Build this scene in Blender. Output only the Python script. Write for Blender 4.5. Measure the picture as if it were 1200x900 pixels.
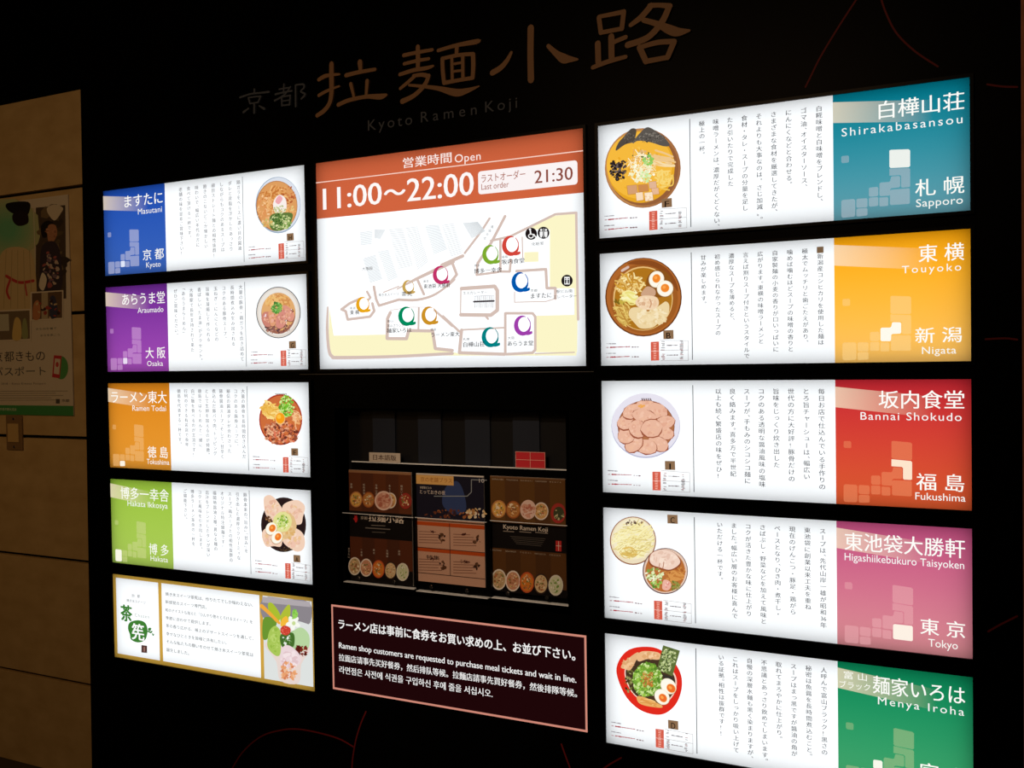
import bpy, math, random
from mathutils import Matrix, Vector

for _o in list(bpy.data.objects):
    bpy.data.objects.remove(_o)
SC = bpy.context.scene
COL = SC.collection

# ------------------------------------------------------------------ camera
F, YAW, PITCH, ROLL = 1194.112, -0.487814, -0.023107, -0.015730
D, CX, CZ = 2.509714, 2.946205, 1.5          # distance to the sign wall, position along it, eye height
cy, sy, cp, sp = math.cos(YAW), math.sin(YAW), math.cos(PITCH), math.sin(PITCH)
fwd = Vector((sy * cp, cy * cp, sp)); rt0 = Vector((cy, -sy, 0)); up0 = rt0.cross(fwd)
RT = math.cos(ROLL) * rt0 + math.sin(ROLL) * up0
UP = -math.sin(ROLL) * rt0 + math.cos(ROLL) * up0
cd = bpy.data.cameras.new('camera'); cam = bpy.data.objects.new('camera', cd); COL.objects.link(cam)
cam.matrix_world = Matrix(((RT.x, UP.x, -fwd.x, CX), (RT.y, UP.y, -fwd.y, -D), (RT.z, UP.z, -fwd.z, CZ), (0, 0, 0, 1)))
cd.sensor_width = 36; cd.lens = F / 1200 * 36; cd.clip_start = .05
SC.camera = cam
# ------------------------------------------------------------------ world, exposure, large lights
w = bpy.data.worlds.new('world'); SC.world = w; w.use_nodes = True
w.node_tree.nodes['Background'].inputs[0].default_value = (.5, .6, 1, 1)
w.node_tree.nodes['Background'].inputs[1].default_value = .004
SC.view_settings.view_transform = 'Standard'; SC.view_settings.look = 'None'
SC.view_settings.exposure = 0; SC.view_settings.gamma = 1
SC.cycles.transparent_max_bounces = 24; SC.cycles.max_bounces = 8


def area(name, loc, target, sx, sz, power, col):
    l = bpy.data.lights.new(name, 'AREA'); l.shape = 'RECTANGLE'; l.size = sx; l.size_y = sz
    l.energy = power; l.color = col
    o = bpy.data.objects.new(name, l); COL.objects.link(o); o.location = loc
    o.rotation_euler = (Vector(target) - Vector(loc)).to_track_quat('-Z', 'Y').to_euler()
    return o


area('passage_lamp', (1.4, -2.9, 2.75), (1.2, 0, 1.0), 1.8, .25, 11.5, (1, .62, .33))
area('far_lamp', (-.9, -2.2, 1.9), (-.4, 0, .55), .5, .5, 3.0, (1, .52, .14))

sl = bpy.data.lights.new('ceiling_downlight', 'SPOT'); sl.energy = 135; sl.color = (1, .74, .52); sl.spot_size = math.radians(28); sl.spot_blend = 1; sl.shadow_soft_size = .04  # unseen spot added to brighten the leaflets in the niche
so = bpy.data.objects.new('ceiling_downlight', sl); COL.objects.link(so); so.location = (1.75, -2.3, 2.9)
so.rotation_euler = (Vector((1.4, 0, .93)) - Vector(so.location)).to_track_quat('-Z', 'Y').to_euler()

BW, GX, Z0, BH, GZ = .9, .042462, 2.116512, .296878, .040478   # sign width, gap, top of rows, sign height, gap
SRGB = lambda c: tuple((v / 255 / 12.92 if v / 255 <= .04045 else ((v / 255 + .055) / 1.055) ** 2.4) for v in c)


def px(u, v, y=0.0):
    """the point of the wall plane Y=y that the photograph shows at pixel (u, v)"""
    d = fwd + RT * ((u - 600) / F) - UP * ((v - 450) / F)
    k = (D + y) / d.y
    return CX + d.x * k, CZ + d.z * k


def crop(x0, y0, s, y=0.0):
    return lambda a, b: px(x0 + a / s, y0 + b / s, y)


# ------------------------------------------------------------------ materials
def mat(name, col, rough=.5, spec=.5, metal=0.0, noise=None, bump=0.0, col2=None):
    m = bpy.data.materials.new(name); m.use_nodes = True; nt = m.node_tree; b = nt.nodes['Principled BSDF']
    c = SRGB(col)
    b.inputs['Base Color'].default_value = (*c, 1); b.inputs['Roughness'].default_value = rough
    b.inputs['Specular IOR Level'].default_value = spec; b.inputs['Metallic'].default_value = metal
    if noise:
        tc = nt.nodes.new('ShaderNodeTexCoord'); n = nt.nodes.new('ShaderNodeTexNoise'); mp = nt.nodes.new('ShaderNodeMapping')
        mp.inputs['Scale'].default_value = noise; n.inputs['Scale'].default_value = 1; n.inputs['Detail'].default_value = 8
        nt.links.new(tc.outputs['Object'], mp.inputs[0]); nt.links.new(mp.outputs[0], n.inputs[0])
        r = nt.nodes.new('ShaderNodeValToRGB'); r.color_ramp.elements[0].position = .3; r.color_ramp.elements[1].position = .7
        r.color_ramp.elements[0].color = (*SRGB(col2 or col), 1); r.color_ramp.elements[1].color = (*c, 1)
        nt.links.new(n.outputs[0], r.inputs[0]); nt.links.new(r.outputs[0], b.inputs['Base Color'])
        if bump:
            bp = nt.nodes.new('ShaderNodeBump'); bp.inputs['Strength'].default_value = bump; bp.inputs['Distance'].default_value = .002
            nt.links.new(n.outputs[0], bp.inputs['Height']); nt.links.new(bp.outputs[0], b.inputs['Normal'])
    return m


def mat_nodes(name):
    m = bpy.data.materials.new(name); m.use_nodes = True; nt = m.node_tree; nt.nodes.clear()
    out = nt.nodes.new('ShaderNodeOutputMaterial')
    return m, nt, out


def attr(nt):
    a = nt.nodes.new('ShaderNodeAttribute'); a.attribute_name = 'Col'; return a


M = {}
M['black'] = mat('black_laminate', (4, 4, 4), .35, .035, noise=(3, 3, 3), col2=(2, 2, 2))
M['frame'] = mat('black_frame', (5, 5, 6), .3, .08)
M['inner'] = mat('light_box_inner', (120, 120, 122), .8, .1)
M['stone'] = mat('beige_stone', (204, 178, 128), .62, .3, noise=(9, 9, 16), bump=.25, col2=(186, 158, 108))
M['dark'] = mat('dark_backing', (8, 8, 8), .8, .1)
M['gold'] = mat('dull_gold', (160, 124, 92), .55, .3)
M['greyletter'] = mat('grey_letter', (88, 98, 116), .6, .3)
M['redline'] = mat('red_line', (118, 22, 24), .6, .3)
M['floor'] = mat('floor_tile', (60, 56, 52), .4, .4, noise=(4, 4, 4), col2=(48, 45, 42))
M['ceil'] = mat('ceiling_paint', (22, 22, 24), .8, .2)
M['bronze'] = mat('bronze_plate', (150, 122, 84), .4, .5, .2)
M['steel'] = mat('steel', (190, 188, 184), .25, .5, 1)
M['brownwall'] = mat('brown_stone', (205, 130, 90), .6, .3, noise=(6, 6, 20), col2=(170, 110, 76))
M['slat'] = mat('grey_slat', (28, 35, 48), .5, .3)
M['slatdark'] = mat('dark_slat', (22, 23, 28), .5, .3)
M['edge'] = mat('acrylic_edge', (240, 246, 252), .2, .8)  # near-white colour stands in for glints along the acrylic edges

m, nt, out = mat_nodes('printed_ink')            # back-lit print: colour and cover from the print itself
a = attr(nt); e = nt.nodes.new('ShaderNodeEmission'); t = nt.nodes.new('ShaderNodeBsdfTransparent'); mx = nt.nodes.new('ShaderNodeMixShader')
nt.links.new(a.outputs['Color'], e.inputs[0]); nt.links.new(a.outputs['Alpha'], mx.inputs[0])
nt.links.new(t.outputs[0], mx.inputs[1]); nt.links.new(e.outputs[0], mx.inputs[2]); nt.links.new(mx.outputs[0], out.inputs[0])
m.cycles.emission_sampling = 'NONE'; M['ink'] = m
m, nt, out = mat_nodes('colour_gel')             # transparent ink in front of the lit film
a = attr(nt); t = nt.nodes.new('ShaderNodeBsdfTransparent'); nt.links.new(a.outputs['Color'], t.inputs[0]); nt.links.new(t.outputs[0], out.inputs[0])
M['gel'] = m
m, nt, out = mat_nodes('printed_paper')
a = attr(nt); b = nt.nodes.new('ShaderNodeBsdfPrincipled'); b.inputs['Roughness'].default_value = .45; b.inputs['Specular IOR Level'].default_value = .25
nt.links.new(a.outputs['Color'], b.inputs['Base Color']); nt.links.new(b.outputs[0], out.inputs[0]); M['paper'] = m
m, nt, out = mat_nodes('diffuser_film')          # white film, lit from behind by the lamp panel
t = nt.nodes.new('ShaderNodeBsdfTranslucent'); t.inputs[0].default_value = (.95, .98, 1, 1)
nt.links.new(t.outputs[0], out.inputs[0]); M['film'] = m
m, nt, out = mat_nodes('lamp_panel')
e = nt.nodes.new('ShaderNodeEmission'); e.inputs[0].default_value = (1, 1, 1, 1); e.inputs[1].default_value = 1.19
nt.links.new(e.outputs[0], out.inputs[0]); M['lamp'] = m
m, nt, out = mat_nodes('clear_acrylic')
t = nt.nodes.new('ShaderNodeBsdfTransparent'); t.inputs[0].default_value = (.99, .99, .99, 1)
g = nt.nodes.new('ShaderNodeBsdfGlossy'); g.inputs['Roughness'].default_value = .08
fr = nt.nodes.new('ShaderNodeFresnel'); fr.inputs[0].default_value = 1.07; mx = nt.nodes.new('ShaderNodeMixShader')
nt.links.new(fr.outputs[0], mx.inputs[0]); nt.links.new(t.outputs[0], mx.inputs[1]); nt.links.new(g.outputs[0], mx.inputs[2]); nt.links.new(mx.outputs[0], out.inputs[0]); M['acrylic'] = m


# ------------------------------------------------------------------ object helpers
def tag(o, label=None, cat=None, group=None, kind=None):
    for k, v in (('label', label), ('category', cat), ('group', group), ('kind', kind)):
        if v: o[k] = v
    return o


def thing(name, label, cat, loc, group=None):
    o = bpy.data.objects.new(name, None); COL.objects.link(o); o.location = loc
    o.empty_display_size = .05
    return tag(o, label, cat, group)


def link(name, me, m, parent=None):
    me.materials.append(m)
    o = bpy.data.objects.new(name, me); COL.objects.link(o)
    if parent:
        o.parent = parent; o.matrix_parent_inverse = Matrix.Translation(parent.location).inverted()
    return o


class MB:
    """boxes and prisms collected into one mesh"""
    def __init__(s): s.v = []; s.f = []
    def box(s, x0, x1, y0, y1, z0, z1):
        n = len(s.v)
        s.v += [(x, y, z) for z in (z0, z1) for y in (y0, y1) for x in (x0, x1)]
        s.f += [tuple(n + i for i in q) for q in ((0, 2, 3, 1), (4, 5, 7, 6), (0, 1, 5, 4), (2, 6, 7, 3), (0, 4, 6, 2), (1, 3, 7, 5))]
        return s
    def prism(s, pts, y0, y1):
        """outline of (x, z) points between the planes Y=y0 (front) and y1"""
        n = len(s.v); k = len(pts)
        ar = sum(pts[i - 1][0] * pts[i][1] - pts[i][0] * pts[i - 1][1] for i in range(k))
        if ar < 0: pts = pts[::-1]
        s.v += [(x, y0, z) for x, z in pts] + [(x, y1, z) for x, z in pts]
        s.f += [tuple(range(n, n + k)), tuple(range(n + 2 * k - 1, n + k - 1, -1))]
        s.f += [(n + (i + 1) % k, n + i, n + k + i, n + k + (i + 1) % k) for i in range(k)]
        return s
    def build(s, name, m, parent=None, bevel=0):
        me = bpy.data.meshes.new(name); me.from_pydata(s.v, [], s.f); me.update()
        o = link(name, me, m, parent)
        if bevel:
            b = o.modifiers.new('bevel', 'BEVEL'); b.width = bevel; b.segments = 2
        return o


_G = {}


def glyph(s):
    k = s
    if k not in _G:
        c = bpy.data.curves.new('t', 'FONT'); c.body = s; c.resolution_u = 3
        o = bpy.data.objects.new('t', c); COL.objects.link(o)
        me = bpy.data.meshes.new_from_object(o.evaluated_get(bpy.context.evaluated_depsgraph_get()))
        vs = [(v.co.x, v.co.y) for v in me.vertices]; fs = [tuple(p.vertices) for p in me.polygons]
        bpy.data.objects.remove(o); bpy.data.curves.remove(c); bpy.data.meshes.remove(me)
        _G[k] = (vs, fs)
    return _G[k]


_A = {}


def advance(ch):
    if ch not in _A:
        wd = lambda t: max(v[0] for v in glyph(t)[0])
        _A[ch] = wd('H' + ch + 'H') - wd('HH')
    return _A[ch]


def spline(pts, n=5, closed=False):
    out = []; k = len(pts)
    rng = range(k) if closed else range(k - 1)
    for i in rng:
        if closed: p0, p1, p2, p3 = pts[i - 1], pts[i], pts[(i + 1) % k], pts[(i + 2) % k]
        else: p0, p1, p2, p3 = pts[max(i - 1, 0)], pts[i], pts[i + 1], pts[min(i + 2, k - 1)]
        for j in range(n):
            t = j / n
            out.append(tuple(.5 * (2 * b + (c - a) * t + (2 * a - 5 * b + 4 * c - d) * t * t + (3 * b - a - 3 * c + d) * t ** 3) for a, b, c, d in zip(p0, p1, p2, p3)))
    if not closed: out.append(tuple(pts[-1]))
    return out


def ribbon(pts):
    """outline of a stroke through (x, y, halfwidth) points with round ends"""
    L, R = [], []; k = len(pts)
    for i, p in enumerate(pts):
        a = pts[max(i - 1, 0)]; b = pts[min(i + 1, k - 1)]
        dx, dy = b[0] - a[0], b[1] - a[1]; l = math.hypot(dx, dy) or 1e-9; nx, ny = -dy / l, dx / l
        L.append((p[0] + nx * p[2], p[1] + ny * p[2])); R.append((p[0] - nx * p[2], p[1] - ny * p[2]))
        if i == 0: A = [(p[0] + (nx * math.cos(t) - dx / l * math.sin(t)) * p[2], p[1] + (ny * math.cos(t) - dy / l * math.sin(t)) * p[2]) for t in (2.4, 1.57, .8)]
        if i == k - 1: B = [(p[0] + (nx * math.cos(t) + dx / l * math.sin(t)) * p[2], p[1] + (ny * math.cos(t) + dy / l * math.sin(t)) * p[2]) for t in (.8, 1.57, 2.4)]
    return A + L + B + R[::-1]


class Art:
    """flat print: layers of coloured outlines on one plane, each a hair in front of the last"""
    def __init__(s, f=None, y=0.0, seed=1):
        s.v = []; s.f = []; s.c = []; s.y = y; s.step = 4e-6; s.m = f or (lambda x, z: (x, z)); s.r = random.Random(seed)
    def up(s, d=2e-4): s.y -= d; return s
    def add(s, pts, col, a=1.0, raw=False, cols=None):
        q = [p if raw else s.m(*p[:2]) for p in pts]
        ar = sum(q[i - 1][0] * q[i][1] - q[i][0] * q[i - 1][1] for i in range(len(q)))
        cc = cols or [(*SRGB(col), a)] * len(q)
        if ar < 0: q = q[::-1]; cc = cc[::-1]
        n = len(s.v); s.v += [(x, s.y, z) for x, z in q]; s.f.append(tuple(range(n, n + len(q)))); s.c += cc; s.y -= s.step
        return s
    def poly(s, *pts, col, a=1.0): return s.add(pts, col, a)
    def rect(s, x0, x1, z0, z1, col, a=1.0): return s.add([(x0, z0), (x1, z0), (x1, z1), (x0, z1)], col, a, raw=True)
    def blob(s, pts, col, a=1.0, n=5): return s.add(spline(pts, n, True), col, a)
    def ell(s, cx, cy, rx, ry, col, rot=0, a=1.0, jit=0.0, n=36, t0=0, t1=360):
        c, sn = math.cos(math.radians(rot)), math.sin(math.radians(rot)); P = []
        for i in range(n if t1 - t0 == 360 else n + 1):
            t = math.radians(t0 + (t1 - t0) * i / n); k = 1 + s.r.uniform(-jit, jit)
            x, y = rx * k * math.cos(t), ry * k * math.sin(t); P.append((cx + x * c - y * sn, cy + x * sn + y * c))
        return s.add(P, col, a)
    def line(s, pts, w, col, a=1.0, smooth=False):
        P = [(p[0], p[1], (p[2] if len(p) > 2 else w) / 2) for p in pts]
        if smooth: P = spline(P, 5)
        return s.add(ribbon(P), col, a)
    def segs(s, pts, w, col, a=1.0):
        for i in range(len(pts) - 1): s.line([pts[i], pts[i + 1]], w, col, a)
        return s
    def inside(s, cx, cy, rx, ry):
        t = s.r.uniform(0, 6.283); k = math.sqrt(s.r.random()); return cx + rx * k * math.cos(t), cy + ry * k * math.sin(t)
    def bits(s, cx, cy, rx, ry, n, sz, cols, asp=.6):
        for _ in range(n):
            x, y = s.inside(cx, cy, rx, ry); q = sz * s.r.uniform(.5, 1.3)
            s.ell(x, y, q, q * s.r.uniform(asp * .5, 1), s.r.choice(cols), s.r.uniform(0, 180), n=6, jit=.25)
        return s
    def strands(s, cx, cy, rx, ry, n, ln, wd, cols, ang=None, spread=180, bend=.35):
        for _ in range(n):
            x, y = s.inside(cx, cy, max(rx - ln * .42, rx * .15), max(ry - ln * .42, ry * .15) if spread > 40 else ry * .8); t = math.radians((ang if ang is not None else 0) + s.r.uniform(-spread, spread)); l = ln * s.r.uniform(.6, 1.2)
            b = s.r.uniform(-bend, bend) * l; dx, dy = math.cos(t), math.sin(t)
            s.line([(x - dx * l / 2, y - dy * l / 2), (x - dy * b, y + dx * b), (x + dx * l / 2, y + dy * l / 2)], wd * s.r.uniform(.7, 1.2), s.r.choice(cols), smooth=True)
        return s
    def egg(s, cx, cy, rx, ry, rot, yk=.48, dx=0, dy=0, yc=(242, 135, 45)):
        s.ell(cx, cy + ry * .06, rx * 1.04, ry * 1.05, (150, 105, 60), rot, a=.6)
        s.ell(cx, cy, rx, ry, (250, 240, 215), rot); s.ell(cx, cy, rx * .9, ry * .9, (254, 250, 236), rot)
        s.ell(cx + dx, cy + dy, rx * yk * 1.12, ry * yk * 1.12, (250, 190, 110), rot); s.ell(cx + dx, cy + dy, rx * yk, ry * yk, yc, rot)
        s.ell(cx + dx - rx * .1, cy + dy - ry * .1, rx * yk * .45, ry * yk * .4, (252, 165, 75), rot)
    def glyphs(s, txt, ox, oz, sx, sz, col, off=0.0, rot=False, a=1.0):
        if off > 0:
            d = off * .75
            for ax, az in ((-d, -d * .5), (d, -d * .5), (-d, d * .5), (d, d * .5)) if off > .025 else ((-d, 0), (d, 0)):
                s.glyphs(txt, ox + ax * sx, oz + az * sz, sx, sz, col, 0, rot, a)
            return
        vs, fs = glyph(txt); n = len(s.v)
        if rot: s.v += [(ox + (y - .38) * sx + .5 * sx, s.y, oz + (.5 - x) * sz + .38 * sz) for x, y in vs]
        else: s.v += [(ox + x * sx, s.y, oz + y * sz) for x, y in vs]
        for f in fs: s.f.append(tuple(n + i for i in f)); s.c += [(*SRGB(col), a)] * len(f)
        s.y -= s.step
    def text(s, txt, p0, p1, h, col, off=0.0, m=None, a=1.0):
        """fit the ink of txt between two mapped points; h = height of the letters in the same units"""
        m = m or s.m
        x0, z0 = m(*p0); x1, z1 = m(*p1); hz = m(p0[0], p0[1] - h)[1] - z0
        vs, _ = glyph(txt); xs = [v[0] for v in vs]; ys = [v[1] for v in vs]
        if any(ord(c) > 0x2fff for c in txt): sz = hz / (max(ys) - min(ys)); oz = (z0 + z1) / 2 - min(ys) * sz
        else: sz = hz / .69; oz = (z0 + z1) / 2
        sx = (x1 - x0) / (max(xs) - min(xs))
        if all(ord(c) < 0x250 for c in txt) and len(txt) > 3 and sx > sz * 1.04 and off < .014 and ' ' not in txt[:3]:
            k = min(sx, sz * 1.13); extra = (x1 - x0 - k * (max(xs) - min(xs))) / (len(txt) - 1); x = x0 - min(xs) * k
            for i, ch in enumerate(txt):
                if ch != ' ': s.glyphs(ch, x + i * extra, oz, k, sz, col, off, a=a)
                x += advance(ch) * k
            return s
        s.glyphs(txt, x0 - min(xs) * sx, oz, sx, sz, col, off, a=a); return s
    def column(s, txt, xc, zt, pitch, size, col, off=0.0):
        """one column of upright Japanese text, top to bottom"""
        pos = 0.0
        for j, ch in enumerate(txt):
            if ch == ' ' or txt[j - 1:j + 1] == '36': pos += ch == ' '; continue
            if txt[j:j + 2] == '36': s.glyphs('36', xc - .5 * size, zt - (pos + .5) * pitch - .35 * size, size, size, col, off); pos += 1; continue
            if ch in '、。「」': zc = zt - (pos + (.5 if ch != '「' else 0)) * pitch; pos += .6
            else: zc = zt - (pos + .5) * pitch; pos += 1
            sz = size * 1.12; ox, oz = xc - .5 * sz, zc - .38 * size
            if ch in 'ー〜「」': s.glyphs(ch, ox, oz, sz, size, col, off, rot=True)
            elif ch in '、。': s.glyphs(ch, ox + .6 * sz, oz + .6 * size, sz, size, col, off)
            elif ch in 'っゃゅょッャュョィァェォ': s.glyphs(ch, ox + .1 * sz, oz + .1 * size, sz, size, col, off)
            elif ch in '36!2': s.glyphs(ch, ox + .22 * size, oz, sz, size, col, off)
            else: s.glyphs(ch, ox, oz, sz, size, col, off)
    def build(s, name, m, parent=None, kind=None):
        me = bpy.data.meshes.new(name); me.from_pydata(s.v, [], s.f)
        at = me.color_attributes.new('Col', 'FLOAT_COLOR', 'CORNER'); at.data.foreach_set('color', [x for c in s.c for x in c]); me.update()
        o = link(name, me, M[m], parent)
        if kind: o['kind'] = kind
        return o


# ------------------------------------------------------------------ setting
NX0, NX1, NZ0, NZ1, NY = 1.002, 1.776, .800, 1.362, .0595      # brochure niche
XR = 2.884
holes = [(k * (BW + GX) - .009, k * (BW + GX) + BW + .009, Z0 - r * (BH + GZ) - BH - .009, Z0 - r * (BH + GZ) + .009) for k in (0, 2) for r in range(5)]
MX0, MX1 = BW + GX, 2 * BW + GX
MZ0 = Z0 - 2 * BH - GZ
holes.append((MX0 - .009, MX1 + .009, MZ0 - .009, Z0 + .009))
holes.append((NX0, NX1, NZ0, NZ1))


def plate(x0, x1, z0, z1, holes, y0, y1):
    xs = sorted({x0, x1, *[h[0] for h in holes], *[h[1] for h in holes]}); zs = sorted({z0, z1, *[h[2] for h in holes], *[h[3] for h in holes]})
    mb = MB(); idx = {}
    solid = lambda i, j: 0 <= i < len(xs) - 1 and 0 <= j < len(zs) - 1 and not any(h[0] <= (xs[i] + xs[i + 1]) / 2 <= h[1] and h[2] <= (zs[j] + zs[j + 1]) / 2 <= h[3] for h in holes)
    def V(i, j, b):
        if (i, j, b) not in idx: idx[i, j, b] = len(mb.v); mb.v.append((xs[i], (y0, y1)[b], zs[j]))
        return idx[i, j, b]
    for i in range(len(xs) - 1):
        for j in range(len(zs) - 1):
            if not solid(i, j): continue
            mb.f.append((V(i, j, 0), V(i + 1, j, 0), V(i + 1, j + 1, 0), V(i, j + 1, 0)))
            mb.f.append((V(i, j + 1, 1), V(i + 1, j + 1, 1), V(i + 1, j, 1), V(i, j, 1)))
            for di, dj, q in ((-1, 0, ((i, j + 1), (i, j))), (1, 0, ((i + 1, j), (i + 1, j + 1))), (0, -1, ((i, j), (i + 1, j))), (0, 1, ((i + 1, j + 1), (i, j + 1)))):
                if not solid(i + di, j + dj):
                    (a, b), (c, d) = q; mb.f.append((V(c, d, 0), V(a, b, 0), V(a, b, 1), V(c, d, 1)))
    return mb


wall = tag(plate(-.100, XR, 0, 3.05, holes, .004, .12).build('wall_back', M['black']), 'black laminate wall that carries the lit signs', kind='structure')
tag(MB().prism([(-.1005, 2.52), (-.133, 0), (-.099, 0), (-.099, 2.52)], -.001, .05).build('trim_1', M['black']), kind='structure')
tag(MB().box(-2.2, -.100, .004, .12, 2.488, 3.05).build('wall_upper', M['black']), kind='structure')
tag(MB().box(XR + .004, 4.6, -.02, .12, 0, 3.05).build('wall_right', M['brownwall']), kind='structure')
tag(MB().box(-2.2, 4.6, -4.6, .3, -.1, 0).build('floor', M['floor']), kind='structure')
tag(MB().box(-2.2, 4.6, -4.6, .3, 3.05, 3.15).build('ceiling', M['ceil']), kind='structure')
wl = tag(MB().box(-2.2, -.104, .022, .12, 0, 2.488).build('wall_left', M['dark']), kind='structure')
TZ = [0.0, .348, .7965, 1.2445, 1.696, 2.147, 2.488]
rr = random.Random(4)
for j in range(6):
    for x0, x1 in ((-2.2, -1.102), (-1.094, -.106)):
        g = .0058
        d = rr.uniform(0, .0012)
        pm = MB().box(x0, x1, d, .022, TZ[j] + (g if j else 0), TZ[j + 1] - (g if j < 5 else 0)).build('stone_panel', M['stone'], wl, bevel=.0015)

# red circle lines printed on the black wall
arcs = [[(1010, -10), (985, 28), (962, 66), (950, 90), (944, 102)],
        [(1031, -8), (1037, 12), (1050, 38), (1072, 60), (1099, 78)],
        [(1157, 99), (1175, 101.5), (1192, 102)], [(1155, 397.5), (1178, 396.5), (1192, 398)],
        [(1158, 740), (1172, 732), (1192, 722)],
        [(268, 908), (284, 882), (306, 863), (330, 855.5), (350, 854.5), (375, 859), (398, 866), (414, 875)],
        [(413, 910), (413, 893), (417, 868), (423, 848), (429, 834)],
        [(658, 872), (663, 886), (670, 905)], [(700, 906), (714, 896), (728, 888)]]
for k, A in enumerate(arcs):
    m_ = MB(); P = [(*px(u, v, .004), .0021) for u, v in A]
    m_.prism(ribbon(spline(P, 6)), .0030, .0045); m_.build('arc_line', M['redline'], wall)

tag(MB().box(.86, 1.862, .001, .004, MZ0 - .0165, MZ0 - .0145).build('trim_2', mat('seam_strip', (96, 96, 96), .5, .3)), kind='structure')  # added grey strip in place of light caught on the seam edge
# ------------------------------------------------------------------ raised title above the signs
tt = thing('wall_title', 'large dull gold brush lettering with small grey romanized line above the centre map', 'lettering', (1.4, .004, 2.15))


def brush(name, m, strokes, mt, parent, th=.005):
    mb = MB()
    for i_, st in enumerate(strokes):
        P = [(*m(a, b), c) for a, b, c in st]
        k = abs(m(100, 100)[1] - m(100, 101)[1])
        P = [(x, z, c * k / 2) for x, z, c in P]
        mb.prism(ribbon(spline(P, 5) if len(P) > 2 else P), -th + .003 - i_ * .00012, .0045)
    return mb.build(name, mt, parent)


c = crop(360, 60, 10)
brush('letter', c, [[(288, 150, 62), (288, 300, 66), (288, 480, 62), (265, 610, 56), (200, 700, 56), (120, 755, 50)],
                    [(140, 335, 46), (210, 295, 50), (290, 280, 36), (380, 272, 26)], [(140, 520, 40), (210, 480, 40), (300, 440, 30), (380, 412, 24)],
                    [(622, 130, 66), (628, 215, 50)], [(460, 285, 50), (600, 250, 46), (800, 215, 40)],
                    [(515, 385, 46), (550, 530, 34)], [(708, 350, 50), (695, 525, 36)], [(370, 630, 50), (500, 575, 48), (700, 535, 46), (860, 535, 66), (930, 515, 36)]], M['gold'], tt)
c = crop(455, 40, 10)
brush('letter', c, [[(350, 150, 56), (352, 290, 60), (350, 400, 52)], [(185, 250, 46), (350, 215, 44), (520, 185, 38)], [(190, 350, 40), (350, 312, 42), (480, 290, 36)],
                    [(140, 475, 44), (300, 425, 48), (450, 400, 46), (530, 375, 28)], [(145, 640, 38), (230, 570, 44), (320, 490, 44)], [(300, 490, 40), (400, 478, 48), (475, 495, 54)],
                    [(480, 490, 50), (430, 600, 56), (310, 720, 56), (170, 790, 64)], [(250, 600, 30), (420, 615, 40), (600, 640, 54), (800, 688, 88), (930, 665, 60), (1070, 612, 14)],
                    [(590, 195, 40), (800, 135, 46), (1040, 90, 56), (1085, 72, 14)], [(810, 150, 52), (805, 240, 46)],
                    [(640, 290, 50), (645, 430, 52), (660, 575, 50)], [(640, 290, 44), (820, 250, 44), (1000, 235, 44)], [(1000, 240, 56), (1003, 380, 56), (995, 510, 50)],
                    [(660, 575, 48), (820, 545, 44), (1000, 515, 44)], [(752, 280, 40), (757, 545, 40)], [(880, 260, 44), (882, 530, 42)], [(780, 352, 30), (860, 338, 30)], [(780, 440, 30), (860, 430, 30)]], M['gold'], tt)
c = crop(560, 20, 9.23)
brush('letter', c, [[(575, 120, 76), (572, 400, 74), (577, 680, 76)], [(365, 385, 34), (320, 470, 52), (250, 550, 62), (160, 605, 64)],
                    [(765, 315, 46), (850, 395, 66), (930, 450, 100), (1000, 458, 66), (1080, 460, 24)]], M['gold'], tt)
c = crop(680, 0, 8.571)
brush('letter', c, [[(190, 180, 50), (210, 330, 50)], [(190, 170, 40), (320, 145, 44), (440, 120, 48)], [(440, 120, 52), (420, 290, 50)], [(210, 330, 44), (420, 290, 44)],
                    [(315, 370, 66), (318, 600, 64)], [(340, 425, 46), (460, 375, 44)], [(180, 440, 64), (185, 630, 62)], [(130, 680, 44), (280, 622, 48), (460, 573, 40)],
                    [(510, 255, 44), (620, 170, 60), (715, 60, 62)], [(700, 60, 50), (800, 55, 46), (905, 65, 56)], [(895, 75, 60), (820, 230, 66), (680, 380, 62), (480, 455, 64)],
                    [(640, 205, 50), (780, 245, 60), (900, 300, 90), (985, 325, 84), (1100, 310, 24)], [(600, 480, 60), (665, 620, 60)], [(600, 480, 46), (780, 430, 52), (950, 420, 52)],
                    [(945, 425, 60), (880, 580, 56)], [(665, 620, 52), (880, 580, 48)]], M['gold'], tt)
c = crop(275, 95, 13.33)
o = brush('letter', c, [[(312, 130, 30), (312, 180, 28)], [(90, 258, 32), (250, 205, 28), (420, 185, 28), (540, 170, 34)], [(220, 265, 28), (245, 350, 28)], [(225, 262, 24), (330, 245, 24), (415, 240, 26)],
                        [(410, 245, 28), (375, 330, 28)], [(245, 355, 22), (375, 335, 22)], [(312, 350, 32), (312, 500, 34)], [(225, 430, 24), (145, 490, 38)], [(390, 390, 20), (470, 435, 40)]], M['greyletter'], tt)
o = brush('letter', c, [[(775, 50, 26), (768, 190, 26)], [(700, 130, 24), (850, 105, 24)], [(640, 210, 30), (760, 180, 26), (900, 155, 26)], [(880, 90, 24), (780, 220, 28), (630, 310, 30)],
                        [(740, 250, 26), (745, 390, 26)], [(745, 250, 24), (880, 225, 24)], [(875, 230, 26), (865, 375, 26)], [(745, 385, 24), (870, 370, 24)], [(760, 315, 20), (860, 300, 20)],
                        [(960, 70, 28), (962, 400, 30)], [(960, 65, 24), (1080, 55, 30), (1090, 110, 30), (1040, 165, 24), (1110, 210, 34), (1050, 280, 28)]], M['greyletter'], tt)
c = crop(425, 105, 6.316)
A_ = Art(c, -.0005)
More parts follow.
